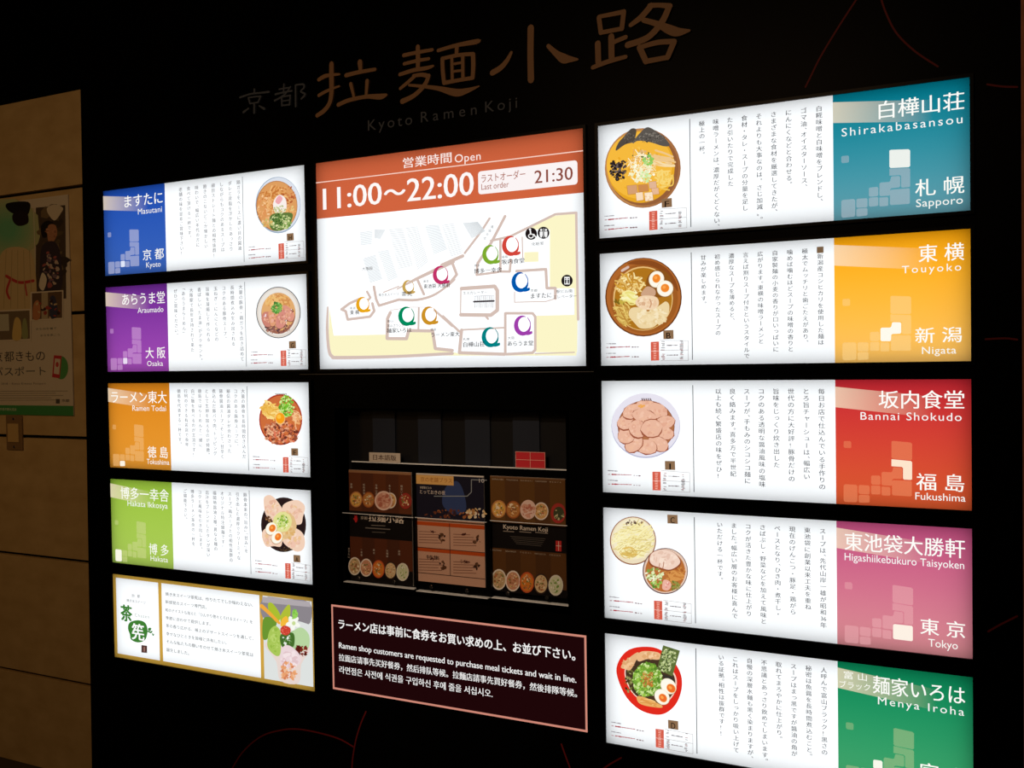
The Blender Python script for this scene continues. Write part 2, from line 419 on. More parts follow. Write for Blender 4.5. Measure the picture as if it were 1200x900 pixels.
A_.text('Kyoto', (40, 300), (368, 262), 78, (1, 1, 1)); A_.text('Ramen', (432, 242), (845, 185), 78, (1, 1, 1)); A_.text('Koji', (908, 165), (1145, 138), 80, (1, 1, 1))
A_.build('romanized_line', 'paper', tt, 'stuff').data.materials[0] = M['greyletter']

# ------------------------------------------------------------------ the lit signs
def sign(name, x0, z1, wd, ht, label, cat='sign', group=None, lamp=True):
    z0 = z1 - ht; t = thing(name, label, cat, (x0 + wd / 2, 0, z0), group)
    e = .008; m_ = MB()
    m_.box(x0 - e, x0, -.005, .032, z0 - e, z1 + e); m_.box(x0 + wd, x0 + wd + e, -.005, .032, z0 - e, z1 + e)
    m_.box(x0, x0 + wd, -.005, .032, z1, z1 + e); m_.box(x0, x0 + wd, -.005, .032, z0 - e, z0)
    m_.build('frame', M['frame'], t)
    MB().box(x0 - e, x0 + wd + e, .032, .04, z0 - e, z1 + e).build('back_panel', M['inner'], t)
    me = bpy.data.meshes.new('lamp_panel'); me.from_pydata([(x0, .0315, z0), (x0 + wd, .0315, z0), (x0 + wd, .0315, z1), (x0, .0315, z1)], [], [(0, 1, 2, 3)]); link('lamp_panel', me, M['lamp'], t)
    me = bpy.data.meshes.new('diffuser_film'); me.from_pydata([(x0, 0, z0), (x0 + wd, 0, z0), (x0 + wd, 0, z1), (x0, 0, z1)], [], [(0, 1, 2, 3)]); link('diffuser_film', me, M['film'], t)
    return t


c3 = lambda a, b: px(800 + a / 3, b / 3)
RX = 2 * (BW + GX)
BL = {  # printed country map of rounded blocks, traced on the topmost right sign
    'a': [(727, 530), (733, 527), (794, 525), (800, 529), (800, 584), (795, 588), (732, 591), (727, 587)],
    'b': [(727, 593), (796, 591), (800, 595), (800, 655), (796, 658), (771, 660), (768, 656), (768, 620), (764, 616), (727, 618)],
    'c': [(692, 646), (697, 642), (726, 640), (730, 636), (733, 622), (738, 620), (762, 619), (765, 623), (765, 655), (761, 659), (734, 662), (730, 666), (729, 685), (725, 688), (696, 690), (692, 686)],
    'd': [(729, 671), (734, 667), (796, 662), (799, 666), (799, 713), (795, 717), (733, 721), (729, 717)],
    'e': [(692, 695), (720, 693), (723, 697), (723, 721), (720, 724), (695, 726), (692, 723)],
    'f': [(655, 664), (658, 660), (684, 657), (688, 661), (688, 686), (684, 690), (659, 692), (655, 688)],
    'g': [(655, 698), (659, 695), (685, 693), (688, 697), (688, 721), (685, 724), (659, 727), (655, 723)],
    'h': [(611, 703), (615, 699), (646, 697), (650, 700), (650, 725), (646, 729), (615, 731), (611, 727)],
    'i': [(611, 738), (615, 734), (646, 731), (650, 735), (650, 755), (646, 758), (615, 762), (611, 758)],
    'j': [(558, 708), (563, 703), (602, 700), (607, 705), (607, 757), (602, 762), (563, 766), (558, 761)],
    'k': [(558, 552), (562, 549), (581, 547), (585, 551), (585, 569), (581, 572), (562, 574), (558, 570)]}
CX0 = 2.488   # left edge of the colour field on the right-hand signs


def shop_sign(colk, row, top, bot, blockcol, hi, hicol, names, cols, pitchx, label, bowl, badge, low=True, vp=.0163, tcol=(75, 75, 80), xfirst=None):
    x0 = colk * (BW + GX); z1 = Z0 - row * (BH + GZ); z0 = z1 - BH
    t = sign('illuminated_shop_sign', x0, z1, BW, BH, label, group='illuminated shop signs')
    dx, dz = x0 - (CX0 if colk == 0 else CX0 - 0), -row * (BH + GZ)
    cx0 = x0 if colk == 0 else CX0; cx1 = x0 + .2985 if colk == 0 else x0 + BW
    off = cx0 - CX0
    A = Art(y=-.0006); n = 6
    for i in range(n):
        za, zb = z0 + BH * i / n, z0 + BH * (i + 1) / n
        f = lambda k: tuple(SRGB([b_ + (t_ - b_) * k / n for t_, b_ in zip(top, bot)])) + (1,)
        A.add([(cx0, za), (cx1, za), (cx1, zb), (cx0, zb)], top, raw=True, cols=[f(i), f(i), f(i + 1), f(i + 1)])
    A.build('colour_field', 'gel', t)
    A = Art(y=-.0012)       # pale strip behind the shop name, fading to the right
    ba, bb = z1 - .0165, z1 - .0655; w_ = .22; s0 = -.105
    cl = [(*SRGB((255, 236, 205)), .62), (*SRGB((255, 236, 205)), 0)]
    A.add([(cx0, bb), (cx0 + w_, bb + s0 * w_), (cx0 + w_, ba + s0 * w_), (cx0, ba)], None, raw=True, cols=[cl[0], cl[1], cl[1], cl[0]])
    A.build('pale_strip', 'ink', t)
    for k, P in BL.items():
        A = Art(y=-.0014)
        Q = [c3(*p) for p in P]; Q = [(x + off, z + dz) for x, z in Q]
        if k == hi: A.add(Q, hicol, .97, raw=True)
        else: A.add(Q, blockcol, .50 if k != 'k' else .4, raw=True)
        A.build('map_block', 'ink', t)
    A = Art(y=-.0018)
    nm, rn, pl, pr = names[:4]
    m0 = lambda u, v: px(u, v)
    A.text(*nm, (255, 255, 250), off=.010, m=m0); A.build('shop_name', 'ink', t)
    A = Art(y=-.0018); A.text(*rn, (250, 250, 248), off=0, m=m0); A.build('romanized_name', 'ink', t)
    A = Art(y=-.0018); A.text(*pl, (255, 255, 248), off=.010, m=m0); A.text(*pr, (250, 250, 244), off=0, m=m0)
    for ex in names[4:]: A.text(*ex, (255, 255, 248), off=0, m=m0)
    A.build('region_name', 'ink', t)
    xc = x0 + (xfirst or (.627 if colk == 0 else .571))
    for i, s_ in enumerate(cols):
        A = Art(y=-.0010); A.column(s_, xc - i * pitchx, z1 - .0195, vp, vp * .9, tcol, .014)
        if i == 0 and row == 1 and colk == 2: A.rect(xc - .0078, xc + .0078, z1 - .0335, z1 - .0185, (120, 95, 70))
        A.build('text_column', 'ink', t)
    xd = x0 + (.6445 if colk == 0 else .2515)
    A = Art(y=-.0010); A.rect(xd - .001, xd + .001, z0 + .012, z1 - .012, (70, 72, 78)); A.build('divider_line', 'ink', t)
    A = bowl(Art(y=-.0008, seed=row * 3 + colk)); A.build('dish_picture', 'ink', t)
    # small print: letter badge, red ticket label and table
    sx = x0 - RX + (.649 if colk == 0 else 0); q = crop(700, 225, 10.43)
    m_ = lambda a_, b_: (q(a_, b_)[0] + sx, q(a_, b_)[1] + dz)
    A = Art(m_, y=-.0030)
    red = (215, 95, 75)
    A.poly((637, 240), (738, 228), (741, 460), (640, 470), col=red)
    for k in range(10): A.line([(672 + (k * 7) % 5, 258 + k * 21 - k * .3), (705 - (k * 3) % 7, 255 + k * 21)], 7, (250, 205, 190))
    A.line([(643, 352), (738, 345)], 4, (250, 225, 215))
    for (a1, b1), (a2, b2) in (((750, 212), (1095, 195)), ((755, 335), (1092, 310)), ((760, 462), (1098, 438)), ((1095, 195), (1098, 438))): A.line([(a1, b1), (a2, b2)], 4, (150, 140, 140))
    rd = random.Random(row)
    for yy in range(0, 230, 13):
        for xx in (790, 1015):
            if rd.random() < .75: A.line([(xx - rd.uniform(5, 22), 225 + yy - (xx - 790) * .09), (xx + rd.uniform(5, 22), 224 + yy - (xx - 790) * .09)], 7, rd.choice([(70, 62, 66), (120, 110, 112), (150, 90, 90)]))
    for yy in (270, 390):
        for k in range(9): A.line([(838 + k * 15, yy - k * 1.2), (847 + k * 15 + rd.uniform(-3, 2), yy - k * 1.2 - 1)], rd.uniform(5, 13), (95, 75, 80))
    A.build('ticket_table', 'ink', t, 'stuff')
    A = Art(m_, y=-.0010)
    for yy, kk in ((297, 0), (335, 1), (415, 0), (455, 1)):
        if kk:
            A.line([(95, yy + 8), (115, yy + 6)], 12, (180, 150, 155))
            for k in range(15): A.line([(140 + k * 16, yy + 3 - k * 1.6), (150 + k * 16 + rd.uniform(0, 4), yy + 2 - k * 1.6)], rd.uniform(9, 17) if k < 4 else rd.uniform(6, 11), (170, 50, 60))
            for k in range(3): A.line([(405 + k * 32, yy - 18 - k * 2), (420 + k * 32, yy - 19 - k * 2)], rd.uniform(6, 15), (120, 85, 90))
        else:
            for k in range(8): A.line([(90 + k * 15, yy - k), (100 + k * 15, yy - k - 1)], rd.uniform(5, 14), (140, 135, 140))
    A.build('price_lines', 'ink', t, 'stuff')
    bd = Art(m_ if low else (lambda a_, b_: (m_(a_, b_)[0] + .005, m_(a_, b_)[1] + .1985)), y=-.0030)
    bd.poly((790, 88), (915, 74), (918, 184), (793, 196), col=(140, 108, 78))
    bd.text(badge, (830 if badge != 'I' else 848, 188), (880 if badge != 'I' else 862, 182), 74, (22, 12, 8), off=.02); bd.build('letter_badge', 'ink', t)
    return t


# ---- dishes, each traced in its own crop of the photograph
NOOD = [(236, 200, 120), (246, 222, 150), (222, 180, 95), (250, 232, 170)]
GREEN = [(120, 165, 60), (165, 200, 95), (85, 135, 45), (200, 220, 140)]


def d_shirakaba(A):
    A.m = crop(700, 140, 8.18); e = A.ell
    e(437, 466, 364, 382, (168, 112, 68)); e(425, 462, 348, 372, (196, 138, 82)); e(440, 468, 338, 360, (150, 96, 58)); e(418, 455, 325, 345, (232, 168, 40))
    e(405, 440, 315, 320, (246, 186, 62)); A.bits(400, 520, 290, 250, 60, 16, [(250, 198, 80), (240, 176, 48), (235, 168, 40)])
    A.blob([(180, 300), (200, 230), (255, 165), (325, 90), (375, 100), (365, 180), (370, 215), (270, 240)], (82, 74, 66))
    A.blob([(355, 205), (410, 130), (480, 75), (560, 110), (640, 170), (695, 245), (640, 258), (520, 222), (420, 205)], (92, 86, 80))
    A.bits(320, 180, 60, 50, 40, 8, [(110, 102, 92), (62, 56, 50)]); A.bits(520, 180, 130, 50, 90, 8, [(118, 112, 104), (66, 62, 58), (135, 128, 118)])
    A.bits(205, 500, 78, 80, 70, 17, [(48, 40, 42), (78, 66, 66), (30, 24, 26), (105, 92, 90)]); A.bits(250, 430, 45, 30, 18, 16, [(40, 32, 34), (70, 58, 58)]); A.bits(150, 430, 25, 30, 9, 14, [(40, 32, 34)])
    A.strands(430, 430, 180, 150, 70, 110, 9, [(250, 228, 170), (246, 210, 140), (232, 170, 90), (255, 246, 214)])
    A.bits(440, 340, 110, 40, 26, 13, [(90, 110, 60), (225, 180, 120), (250, 235, 190)])
    A.strands(640, 380, 100, 70, 14, 190, 24, [(240, 200, 140), (248, 222, 170), (228, 178, 110)], ang=10, spread=12, bend=.08)
    A.strands(640, 560, 95, 110, 26, 130, 14, [(244, 200, 90), (250, 216, 120)], bend=.5)
    A.bits(430, 520, 130, 90, 90, 15, [(255, 252, 228), (248, 244, 206), (240, 238, 190)]); A.bits(500, 400, 60, 50, 34, 14, [(140, 200, 90), (180, 220, 130)]); A.bits(470, 540, 55, 55, 26, 14, [(205, 235, 160), (225, 242, 190)])
    for x, y, a_, b_, c_ in ((340, 675, 55, 50, (214, 160, 116)), (445, 660, 55, 40, (206, 140, 80)), (535, 630, 42, 38, (226, 182, 150)), (560, 690, 40, 36, (232, 186, 150)), (410, 740, 40, 46, (250, 222, 190)), (498, 742, 46, 48, (252, 228, 198))):
        A.add([(x - a_, y - b_ * .8), (x + a_ * .8, y - b_), (x + a_, y + b_ * .8), (x - a_ * .8, y + b_)], (180, 110, 55), .7); A.add([(x - a_ * .92, y - b_ * .75), (x + a_ * .72, y - b_ * .92), (x + a_ * .9, y + b_ * .7), (x - a_ * .72, y + b_ * .9)], c_)
    A.bits(498, 742, 35, 35, 14, 9, [(240, 200, 160), (255, 240, 215)])
    return A


def d_touyoko(A):
    A.m = crop(700, 295, 8.571); e = A.ell
    e(465, 456, 385, 396, (112, 58, 22)); e(465, 453, 372, 385, (176, 102, 44)); e(470, 470, 340, 350, (160, 92, 36))
    A.blob([(300, 120), (420, 82), (580, 100), (710, 180), (790, 300), (810, 400), (740, 300), (640, 190), (520, 140), (400, 130)], (138, 74, 30))
    e(460, 470, 300, 322, (232, 190, 120)); e(462, 474, 288, 312, (176, 116, 28)); A.ell(620, 320, 130, 140, (140, 84, 26)); A.line([(250, 190), (310, 155)], 26, (230, 210, 200), .75)
    A.strands(330, 330, 150, 130, 130, 120, 15, NOOD + [(214, 160, 60), (196, 138, 48)], bend=.4); A.strands(260, 620, 90, 120, 70, 130, 13, [(214, 178, 90), (232, 200, 110), (190, 140, 60)], ang=45, spread=35)
    A.bits(230, 500, 60, 30, 24, 14, [(120, 96, 24), (200, 176, 70)]); A.strands(330, 460, 90, 60, 36, 110, 18, [(246, 236, 160), (236, 224, 130), (250, 244, 190)], ang=10, spread=30)
    A.blob([(440, 430), (500, 350), (580, 380), (580, 440), (500, 450)], (206, 164, 132))
    A.blob([(320, 640), (340, 570), (420, 560), (520, 600), (640, 530), (690, 500), (725, 540), (710, 640), (640, 690), (560, 760), (440, 770), (380, 720)], (238, 214, 164))
    A.bits(540, 650, 150, 90, 90, 24, [(243, 222, 176), (232, 204, 150), (240, 216, 166), (247, 230, 192)])
    A.blob([(385, 520), (420, 455), (510, 440), (600, 460), (620, 530), (560, 580), (450, 575)], (242, 212, 176)); A.bits(500, 515, 90, 50, 26, 20, [(236, 198, 160), (248, 224, 192), (220, 176, 138)])
    A.line([(530, 480), (545, 520), (530, 560)], 12, (206, 152, 112), smooth=True)
    A.egg(597, 277, 76, 84, 20, dx=0, dy=-8); A.egg(683, 370, 82, 80, -30, dx=0, dy=-5)
    return A


def d_bannai(A):
    A.m = crop(695, 440, 4.138); e = A.ell
    e(256, 244, 167, 157, (190, 190, 214)); e(256, 240, 165, 154, (232, 228, 240)); e(258, 248, 138, 128, (150, 90, 58)); e(258, 248, 134, 124, (176, 112, 72))
    for x, y, a_, b_, r in ((258, 150, 42, 26, 5), (318, 172, 42, 28, 40), (350, 226, 40, 26, -12), (352, 280, 36, 24, 12), (318, 330, 44, 28, 30), (262, 346, 44, 28, 10), (198, 330, 42, 30, -40), (162, 290, 36, 32, -15), (158, 228, 36, 28, -20), (190, 174, 40, 28, -30), (248, 196, 50, 26, 10), (218, 258, 36, 36, -30), (285, 256, 44, 36, -8)):
        a_ *= 1.16; b_ *= 1.22; A.ell(x, y + 2, a_ * 1.06, b_ * 1.09, (158, 86, 60), r, n=12, jit=.05); A.ell(x, y, a_, b_, (235, 184, 158), r, n=12, jit=.07)
        A.bits(x, y, a_ * .75, b_ * .75, 14, 9, [(241, 195, 170), (229, 172, 146), (238, 188, 158)])
    A.bits(235, 148, 20, 8, 7, 6, [(240, 170, 80)]); 
    for k in range(5): A.line([(238 + k * 10, 112), (243 + k * 10, 122)], 5, (90, 62, 70))
    return A


def d_taisho(A):
    A.m = crop(705, 595, 8.18); e = A.ell
    e(302, 316, 222, 232, (150, 92, 58)); e(302, 314, 212, 222, (238, 222, 190)); e(305, 300, 196, 196, (244, 234, 202))
    A.strands(310, 312, 215, 205, 240, 110, 9, [(246, 234, 170), (240, 224, 150), (250, 242, 190), (222, 202, 130)], ang=-20, spread=30, bend=.25); A.bits(300, 140, 90, 25, 16, 12, [(90, 70, 60), (150, 120, 90)])
    A.strands(290, 430, 110, 40, 14, 120, 9, [(226, 190, 100), (210, 176, 90)], ang=8, spread=15)
    e(612, 606, 218, 222, (120, 92, 90)); e(614, 604, 208, 212, (230, 200, 180)); e(612, 610, 192, 196, (186, 112, 56)); A.bits(700, 640, 100, 90, 40, 18, [(206, 140, 70), (170, 96, 44), (222, 160, 90)])
    A.strands(720, 640, 80, 50, 22, 110, 14, [(216, 150, 80), (196, 124, 60)], ang=10, spread=18)
    A.blob([(450, 500), (480, 430), (590, 395), (700, 430), (765, 510), (740, 570), (650, 605), (560, 590), (480, 560)], (150, 82, 48)); A.blob([(462, 495), (490, 430), (590, 398), (695, 430), (755, 508), (725, 560), (650, 592), (560, 570), (490, 545)], (242, 212, 194))
    A.bits(600, 490, 120, 70, 26, 22, [(248, 224, 206), (232, 196, 176)]); A.line([(600, 520), (590, 580)], 8, (180, 120, 90)); A.line([(560, 530), (550, 585)], 7, (190, 130, 100))
    A.bits(510, 640, 80, 60, 60, 16, [(226, 234, 180), (200, 216, 140), (244, 246, 214), (130, 160, 70)]); A.bits(520, 730, 60, 40, 30, 14, GREEN)
    A.blob([(585, 740), (600, 690), (650, 700), (672, 745), (640, 790), (590, 780)], (236, 178, 160)); A.bits(628, 738, 25, 25, 8, 9, [(226, 140, 130), (250, 214, 200)]); A.bits(710, 750, 40, 50, 24, 16, [(110, 116, 50), (150, 146, 70)])
    return A


def d_iroha(A):
    A.m = crop(710, 745, 9.0); e = A.ell
    A.blob([(115, 400), (140, 260), (240, 150), (400, 115), (560, 140), (700, 250), (790, 400), (800, 560), (740, 720), (620, 820), (480, 825), (330, 760), (200, 620)], (226, 44, 30), n=7)
    A.blob([(200, 420), (225, 300), (340, 210), (500, 200), (640, 300), (740, 430), (735, 580), (650, 700), (540, 740), (400, 700), (270, 590)], (250, 210, 190), n=7)
    A.blob([(212, 420), (235, 305), (345, 218), (500, 208), (632, 305), (725, 435), (722, 575), (640, 690), (540, 725), (405, 690), (280, 585)], (70, 52, 36), n=7)
    A.bits(280, 480, 80, 130, 60, 16, [(60, 50, 30), (110, 110, 50), (150, 150, 90)])
    A.blob([(160, 330), (200, 270), (320, 180), (350, 190), (320, 260), (260, 360), (200, 350)], (232, 180, 130)); A.bits(245, 290, 60, 50, 20, 20, [(242, 198, 150), (222, 166, 112)])
    A.blob([(325, 215), (380, 165), (500, 165), (575, 190), (560, 250), (440, 245), (350, 270)], (236, 186, 136)); A.bits(450, 210, 100, 30, 20, 22, [(244, 204, 160), (226, 170, 116)])
    e(440, 460, 155, 175, (120, 160, 56), jit=.04); A.bits(440, 460, 155, 180, 300, 17, [(110, 160, 50), (150, 196, 70), (180, 214, 110), (85, 130, 40), (205, 226, 150)]); A.bits(440, 460, 70, 90, 70, 13, [(190, 120, 50), (214, 150, 80), (160, 110, 50)])
    A.poly((608, 98), (785, 155), (705, 425), (545, 350), col=(96, 112, 56)); A.bits(668, 215, 78, 80, 190, 13, [(170, 186, 120), (60, 80, 34), (206, 214, 160), (90, 110, 60)]); A.bits(630, 320, 60, 60, 80, 13, [(170, 186, 120), (60, 80, 34), (206, 214, 160)])
    A.poly((590, 400), (700, 430), (730, 480), (640, 450), col=(52, 50, 44))
    A.egg(665, 528, 92, 74, 45, yk=.52, dx=28, dy=22, yc=(238, 112, 40)); A.egg(597, 640, 90, 72, 50, yk=.5, dx=10, dy=12, yc=(240, 110, 44))
    A.blob([(335, 635), (430, 650), (590, 730), (580, 755), (430, 735), (350, 700)], (236, 176, 100)); A.strands(450, 695, 100, 25, 8, 150, 14, [(246, 200, 130), (224, 156, 80)], ang=18, spread=8, bend=.1)
    return A


def d_masutani(A):
    A.m = crop(285, 195, 11.25); e = A.ell
    e(462, 510, 298, 372, (158, 176, 196)); e(466, 505, 288, 358, (220, 226, 236)); e(445, 522, 272, 332, (186, 120, 62)); e(448, 520, 262, 322, (222, 158, 96))
    A.strands(420, 420, 200, 190, 90, 140, 18, [(232, 168, 100), (214, 140, 70), (242, 190, 124), (200, 120, 56)], ang=-40, spread=60); A.bits(300, 560, 110, 200, 80, 20, [(236, 176, 116), (224, 150, 90), (244, 200, 150)])
    A.bits(600, 400, 90, 140, 44, 16, [(206, 120, 70), (232, 164, 104), (180, 92, 50)]); A.bits(600, 600, 100, 90, 40, 16, [(230, 200, 130), (240, 180, 110)])
    A.blob([(375, 640), (540, 610), (655, 625), (630, 740), (540, 830), (420, 850), (350, 780)], (96, 122, 60)); A.bits(500, 730, 140, 105, 170, 17, [(90, 130, 60), (140, 170, 90), (60, 96, 40), (196, 210, 140), (225, 226, 170)])
    A.blob([(400, 510), (430, 420), (490, 375), (560, 420), (580, 520), (560, 600), (500, 580), (430, 610)], (250, 240, 236)); A.blob([(430, 460), (480, 385), (525, 420), (505, 470), (470, 500)], (240, 170, 176)); A.bits(490, 570, 80, 50, 44, 15, [(180, 190, 130), (210, 214, 160), (236, 232, 200)])
    A.bits(330, 760, 60, 60, 22, 16, [(220, 180, 100), (200, 196, 120)])
    return A


def d_araumado(A):
    A.m = crop(290, 320, 11.25); e = A.ell
    e(410, 520, 294, 340, (66, 70, 76)); e(410, 520, 284, 330, (226, 216, 206)); e(405, 515, 262, 306, (236, 230, 222)); e(410, 530, 226, 272, (160, 100, 76)); e(410, 510, 222, 250, (226, 172, 112))
    A.strands(400, 380, 170, 110, 80, 110, 18, [(232, 176, 104), (246, 200, 130), (212, 146, 84), (236, 190, 120)]); A.bits(410, 720, 170, 80, 90, 18, [(120, 76, 70), (90, 62, 70), (150, 96, 86), (180, 130, 110)])
    for P, c_ in (([(190, 600), (215, 520), (290, 510), (340, 540), (345, 640), (320, 700), (240, 700)], (206, 132, 116)), ([(280, 520), (350, 500), (390, 560), (370, 680), (310, 690)], (226, 160, 120)), ([(400, 560), (470, 480), (520, 560), (520, 650), (450, 730), (380, 700)], (216, 142, 128)), ([(470, 430), (540, 440), (620, 540), (600, 630), (530, 620), (500, 520)], (222, 150, 130))):
        A.blob([(x, y + 8) for x, y in P], (120, 70, 60)); A.blob(P, c_); cx_ = sum(p[0] for p in P) / len(P); cy_ = sum(p[1] for p in P) / len(P); A.bits(cx_, cy_, 50, 60, 22, 16, [(236, 176, 156), (196, 124, 104), (230, 170, 140)])
    A.bits(590, 500, 26, 30, 7, 12, [(250, 240, 230), (90, 30, 50)]); A.bits(240, 565, 20, 20, 5, 12, [(245, 220, 225)]); A.bits(515, 640, 20, 24, 5, 12, [(60, 30, 36), (250, 240, 230)])
    A.bits(390, 460, 72, 74, 130, 15, [(80, 150, 60), (120, 180, 80), (60, 120, 50), (150, 200, 110)])
    return A


def d_todai(A):
    A.m = crop(290, 450, 11.25); e = A.ell
    e(440, 470, 284, 336, (176, 60, 36)); e(440, 472, 268, 318, (206, 110, 60)); A.bits(440, 480, 250, 300, 60, 22, [(214, 120, 60), (190, 92, 50)])
    A.strands(310, 350, 130, 150, 80, 130, 20, [(246, 204, 110), (252, 222, 140), (232, 176, 70), (240, 190, 90)], ang=20, spread=50); A.strands(650, 450, 50, 110, 22, 120, 12, [(236, 170, 110), (246, 200, 150)])
    A.bits(520, 290, 95, 140, 190, 18, [(120, 190, 50), (170, 220, 90), (90, 150, 40), (210, 236, 150)]); A.bits(460, 650, 230, 150, 190, 22, [(150, 78, 56), (206, 130, 96), (110, 50, 40), (232, 168, 130), (226, 120, 90)])
    A.bits(320, 600, 90, 90, 40, 18, [(200, 120, 86), (236, 180, 140), (150, 76, 50)])
    for k in range(7): A.line([(380 + k * 22, 128), (392 + k * 22, 136)], 9, (100, 96, 70))
    e(440, 455, 66, 82, (250, 200, 130), a=.8); e(440, 450, 58, 70, (248, 160, 26)); e(425, 430, 26, 28, (254, 196, 70))
    return A


def d_ikkosya(A):
    A.m = crop(290, 570, 10.59); e = A.ell
    e(450, 475, 280, 340, (52, 36, 34)); e(450, 475, 262, 322, (40, 26, 26))
    for P in ([(205, 220), (215, 130), (290, 110), (370, 180), (440, 300), (420, 420), (300, 420), (230, 350)], [(440, 240), (540, 180), (640, 175), (715, 250), (690, 380), (660, 470), (520, 460), (440, 380)],
              [(180, 600), (230, 520), (340, 520), (430, 600), (420, 740), (330, 740), (230, 740)], [(430, 560), (540, 500), (670, 560), (715, 660), (700, 770), (620, 810), (520, 760), (440, 680)]):
        A.blob(P, (242, 208, 184)); cx_ = sum(p[0] for p in P) / len(P); cy_ = sum(p[1] for p in P) / len(P); A.bits(cx_, cy_, 85, 85, 34, 26, [(240, 196, 174), (246, 218, 196), (232, 184, 158), (238, 196, 150)])
    e(460, 480, 150, 170, (226, 190, 136), jit=.03); A.bits(470, 560, 120, 100, 40, 20, [(222, 176, 110), (240, 206, 150), (204, 156, 86)])
    e(440, 440, 115, 125, (228, 224, 150), jit=.05); A.strands(440, 440, 90, 100, 50, 70, 10, [(240, 240, 190), (214, 222, 130), (180, 200, 80), (250, 250, 220)]); A.bits(440, 430, 65, 75, 60, 13, [(150, 186, 70), (196, 216, 110), (120, 160, 50)])
    A.bits(265, 410, 35, 45, 16, 15, [(90, 56, 36), (150, 110, 70)]); A.bits(470, 780, 100, 26, 20, 12, [(90, 70, 44), (60, 44, 34)])
    A.egg(300, 522, 68, 80, 25, yk=.55, dx=14, dy=-4, yc=(236, 120, 40)); A.egg(372, 632, 66, 80, 25, yk=.55, dx=14, dy=-8, yc=(240, 122, 40))
    return A


P_ = lambda *a: a
shop_sign(0, 0, (30, 74, 168), (58, 96, 176), (190, 195, 225), 'g', (225, 232, 250),
          [P_('ますたに', (146.5, 243), (191, 238.5), 13.5), P_('Masutani', (162.2, 251), (190.3, 248.6), 6.6), P_('京 都', (168, 304.9), (192.6, 304), 13), P_('Kyoto', (171.9, 313.2), (188.8, 312.6), 6)],
          ['鶏ガラをベースに濃い目の醤油', 'ダレと背脂を浮かしたあっさり', 'しながらもコクのあるスープは', '細目ストレート麺との相性抜群!', '飽きのこないどこか懐かしい', '味わいで、幅広い年代の方に', '食べて頂ける一杯です。', '老舗の味を是非ご賞味下さい!'], .0365,
          'lit sign with a blue Masutani Kyoto field and noodle bowl, topmost of the left column', d_masutani, 'H', tcol=(120, 118, 122))
shop_sign(0, 1, (108, 42, 140), (160, 74, 172), (214, 160, 220), 'g', (236, 222, 244),
          [P_('あらうま堂', (143.8, 356.8), (193.7, 356), 13.5), P_('Araumado', (161.8, 366.7), (192, 365.6), 6.3), P_('大 阪', (171.2, 420), (194.4, 419.8), 13), P_('Osaka', (173, 428.8), (191.5, 428.8), 6)],
          ['大量の豚骨・鶏ガラを炊き詰めて', '長時間煮込み生み出される', 'コクのある豚骨スープ。', '玉ねぎ・にんにくなどの', '旨味を凝縮して作られる', '香ばしい「たま油」がアクセント。', '大阪駅で長年支持されて来た', '「あらうまらーめん」', 'ぜひご賞味ください。'], .0362,
          'lit sign with a purple Araumado Osaka field and a pork slice bowl', d_araumado, 'G', vp=0.0166, tcol=(112, 112, 118))
shop_sign(0, 2, (214, 128, 26), (224, 146, 48), (244, 190, 120), 'i', (255, 246, 228),
          [P_('ラーメン東大', (131, 471.5), (196, 473.5), 14), P_('Ramen Todai', (155.7, 481), (195, 482), 6.3), P_('徳 島', (173.7, 536.3), (197.3, 537), 13.5), P_('Tokushima', (172.6, 543.5), (198.9, 544.9), 6)],
          ['大量の豚骨を長時間炊き込んだ', 'コクのある豚骨スープに、', '秘伝の醤油ダレが合わさった', '豚骨醤油スープ。そして、甘辛く', '煮込んだ豚バラ肉、トッピング', 'として生卵を加えるのが特徴。', '徳島ではらーめんと一緒に', '白ご飯を食べるのが主流です!', '行列のできる有名店で長年', '徳島を代表する一杯です。'], .0316,
          'lit sign with an orange Ramen Todai Tokushima field and raw egg bowl', d_todai, 'E', tcol=(112, 112, 118))
shop_sign(0, 3, (150, 186, 60), (166, 194, 84), (206, 216, 140), 'j', (252, 250, 232),
          [P_('博多一幸舎', (142, 584.5), (198.4, 588), 14), P_('Hakata Ikkosya', (150, 592.8), (197, 596), 6.5), P_('博 多', (175.3, 649.7), (198.2, 651.5), 13), P_('Hakata', (177, 656.9), (197.3, 659), 6)],
          ['豚骨本来の「旨み」「甘み」を', '引き出した濃厚でクリーミィな', 'スープ。鶏スープとの相性抜群の', 'オリジナル特注細麺です!', '福岡地醤油2種、異なる種の', '出汁をブレンドしたタレが深い', 'コクと風味を引き出します。', '博多ラーメン革命の一杯を', 'ご堪能下さい。'], .0333,
          'lit sign with a lime green Hakata Ikkosya field and black bowl under meat slices', d_ikkosya, 'A', vp=0.016, tcol=(112, 112, 118))
shop_sign(2, 0, (0, 118, 136), (100, 156, 168), (176, 190, 200), 'a', (240, 244, 238),
          [P_('白樺山荘', (1030, 138), (1130, 130.5), 21), P_('Shirakabasansou', (986.5, 159.8), (1128, 144.8), 9.6), P_('札 幌', (1072.8, 229.8), (1130, 227), 20), P_('Sapporo', (1073.6, 241.9), (1128.5, 239.5), 9)],
          ['白糀味噌と白味噌をブレンドし、', 'ゴマ油、オイスターソース、', 'にんにくなどと合わせる。', 'さまざまな食材を厳選してきたが、', 'それよりも大事なのは〝さじ加減〟。', '食材・タレ・スープの分量を足し', 'たり引いたりで完成した', '味噌ラーメンは、濃厚だがくどくない、', '極上の一杯。'], .036,
          'lit sign with a teal Shirakabasansou Sapporo field, topmost of the right column', d_shirakaba, 'F', vp=0.0158)
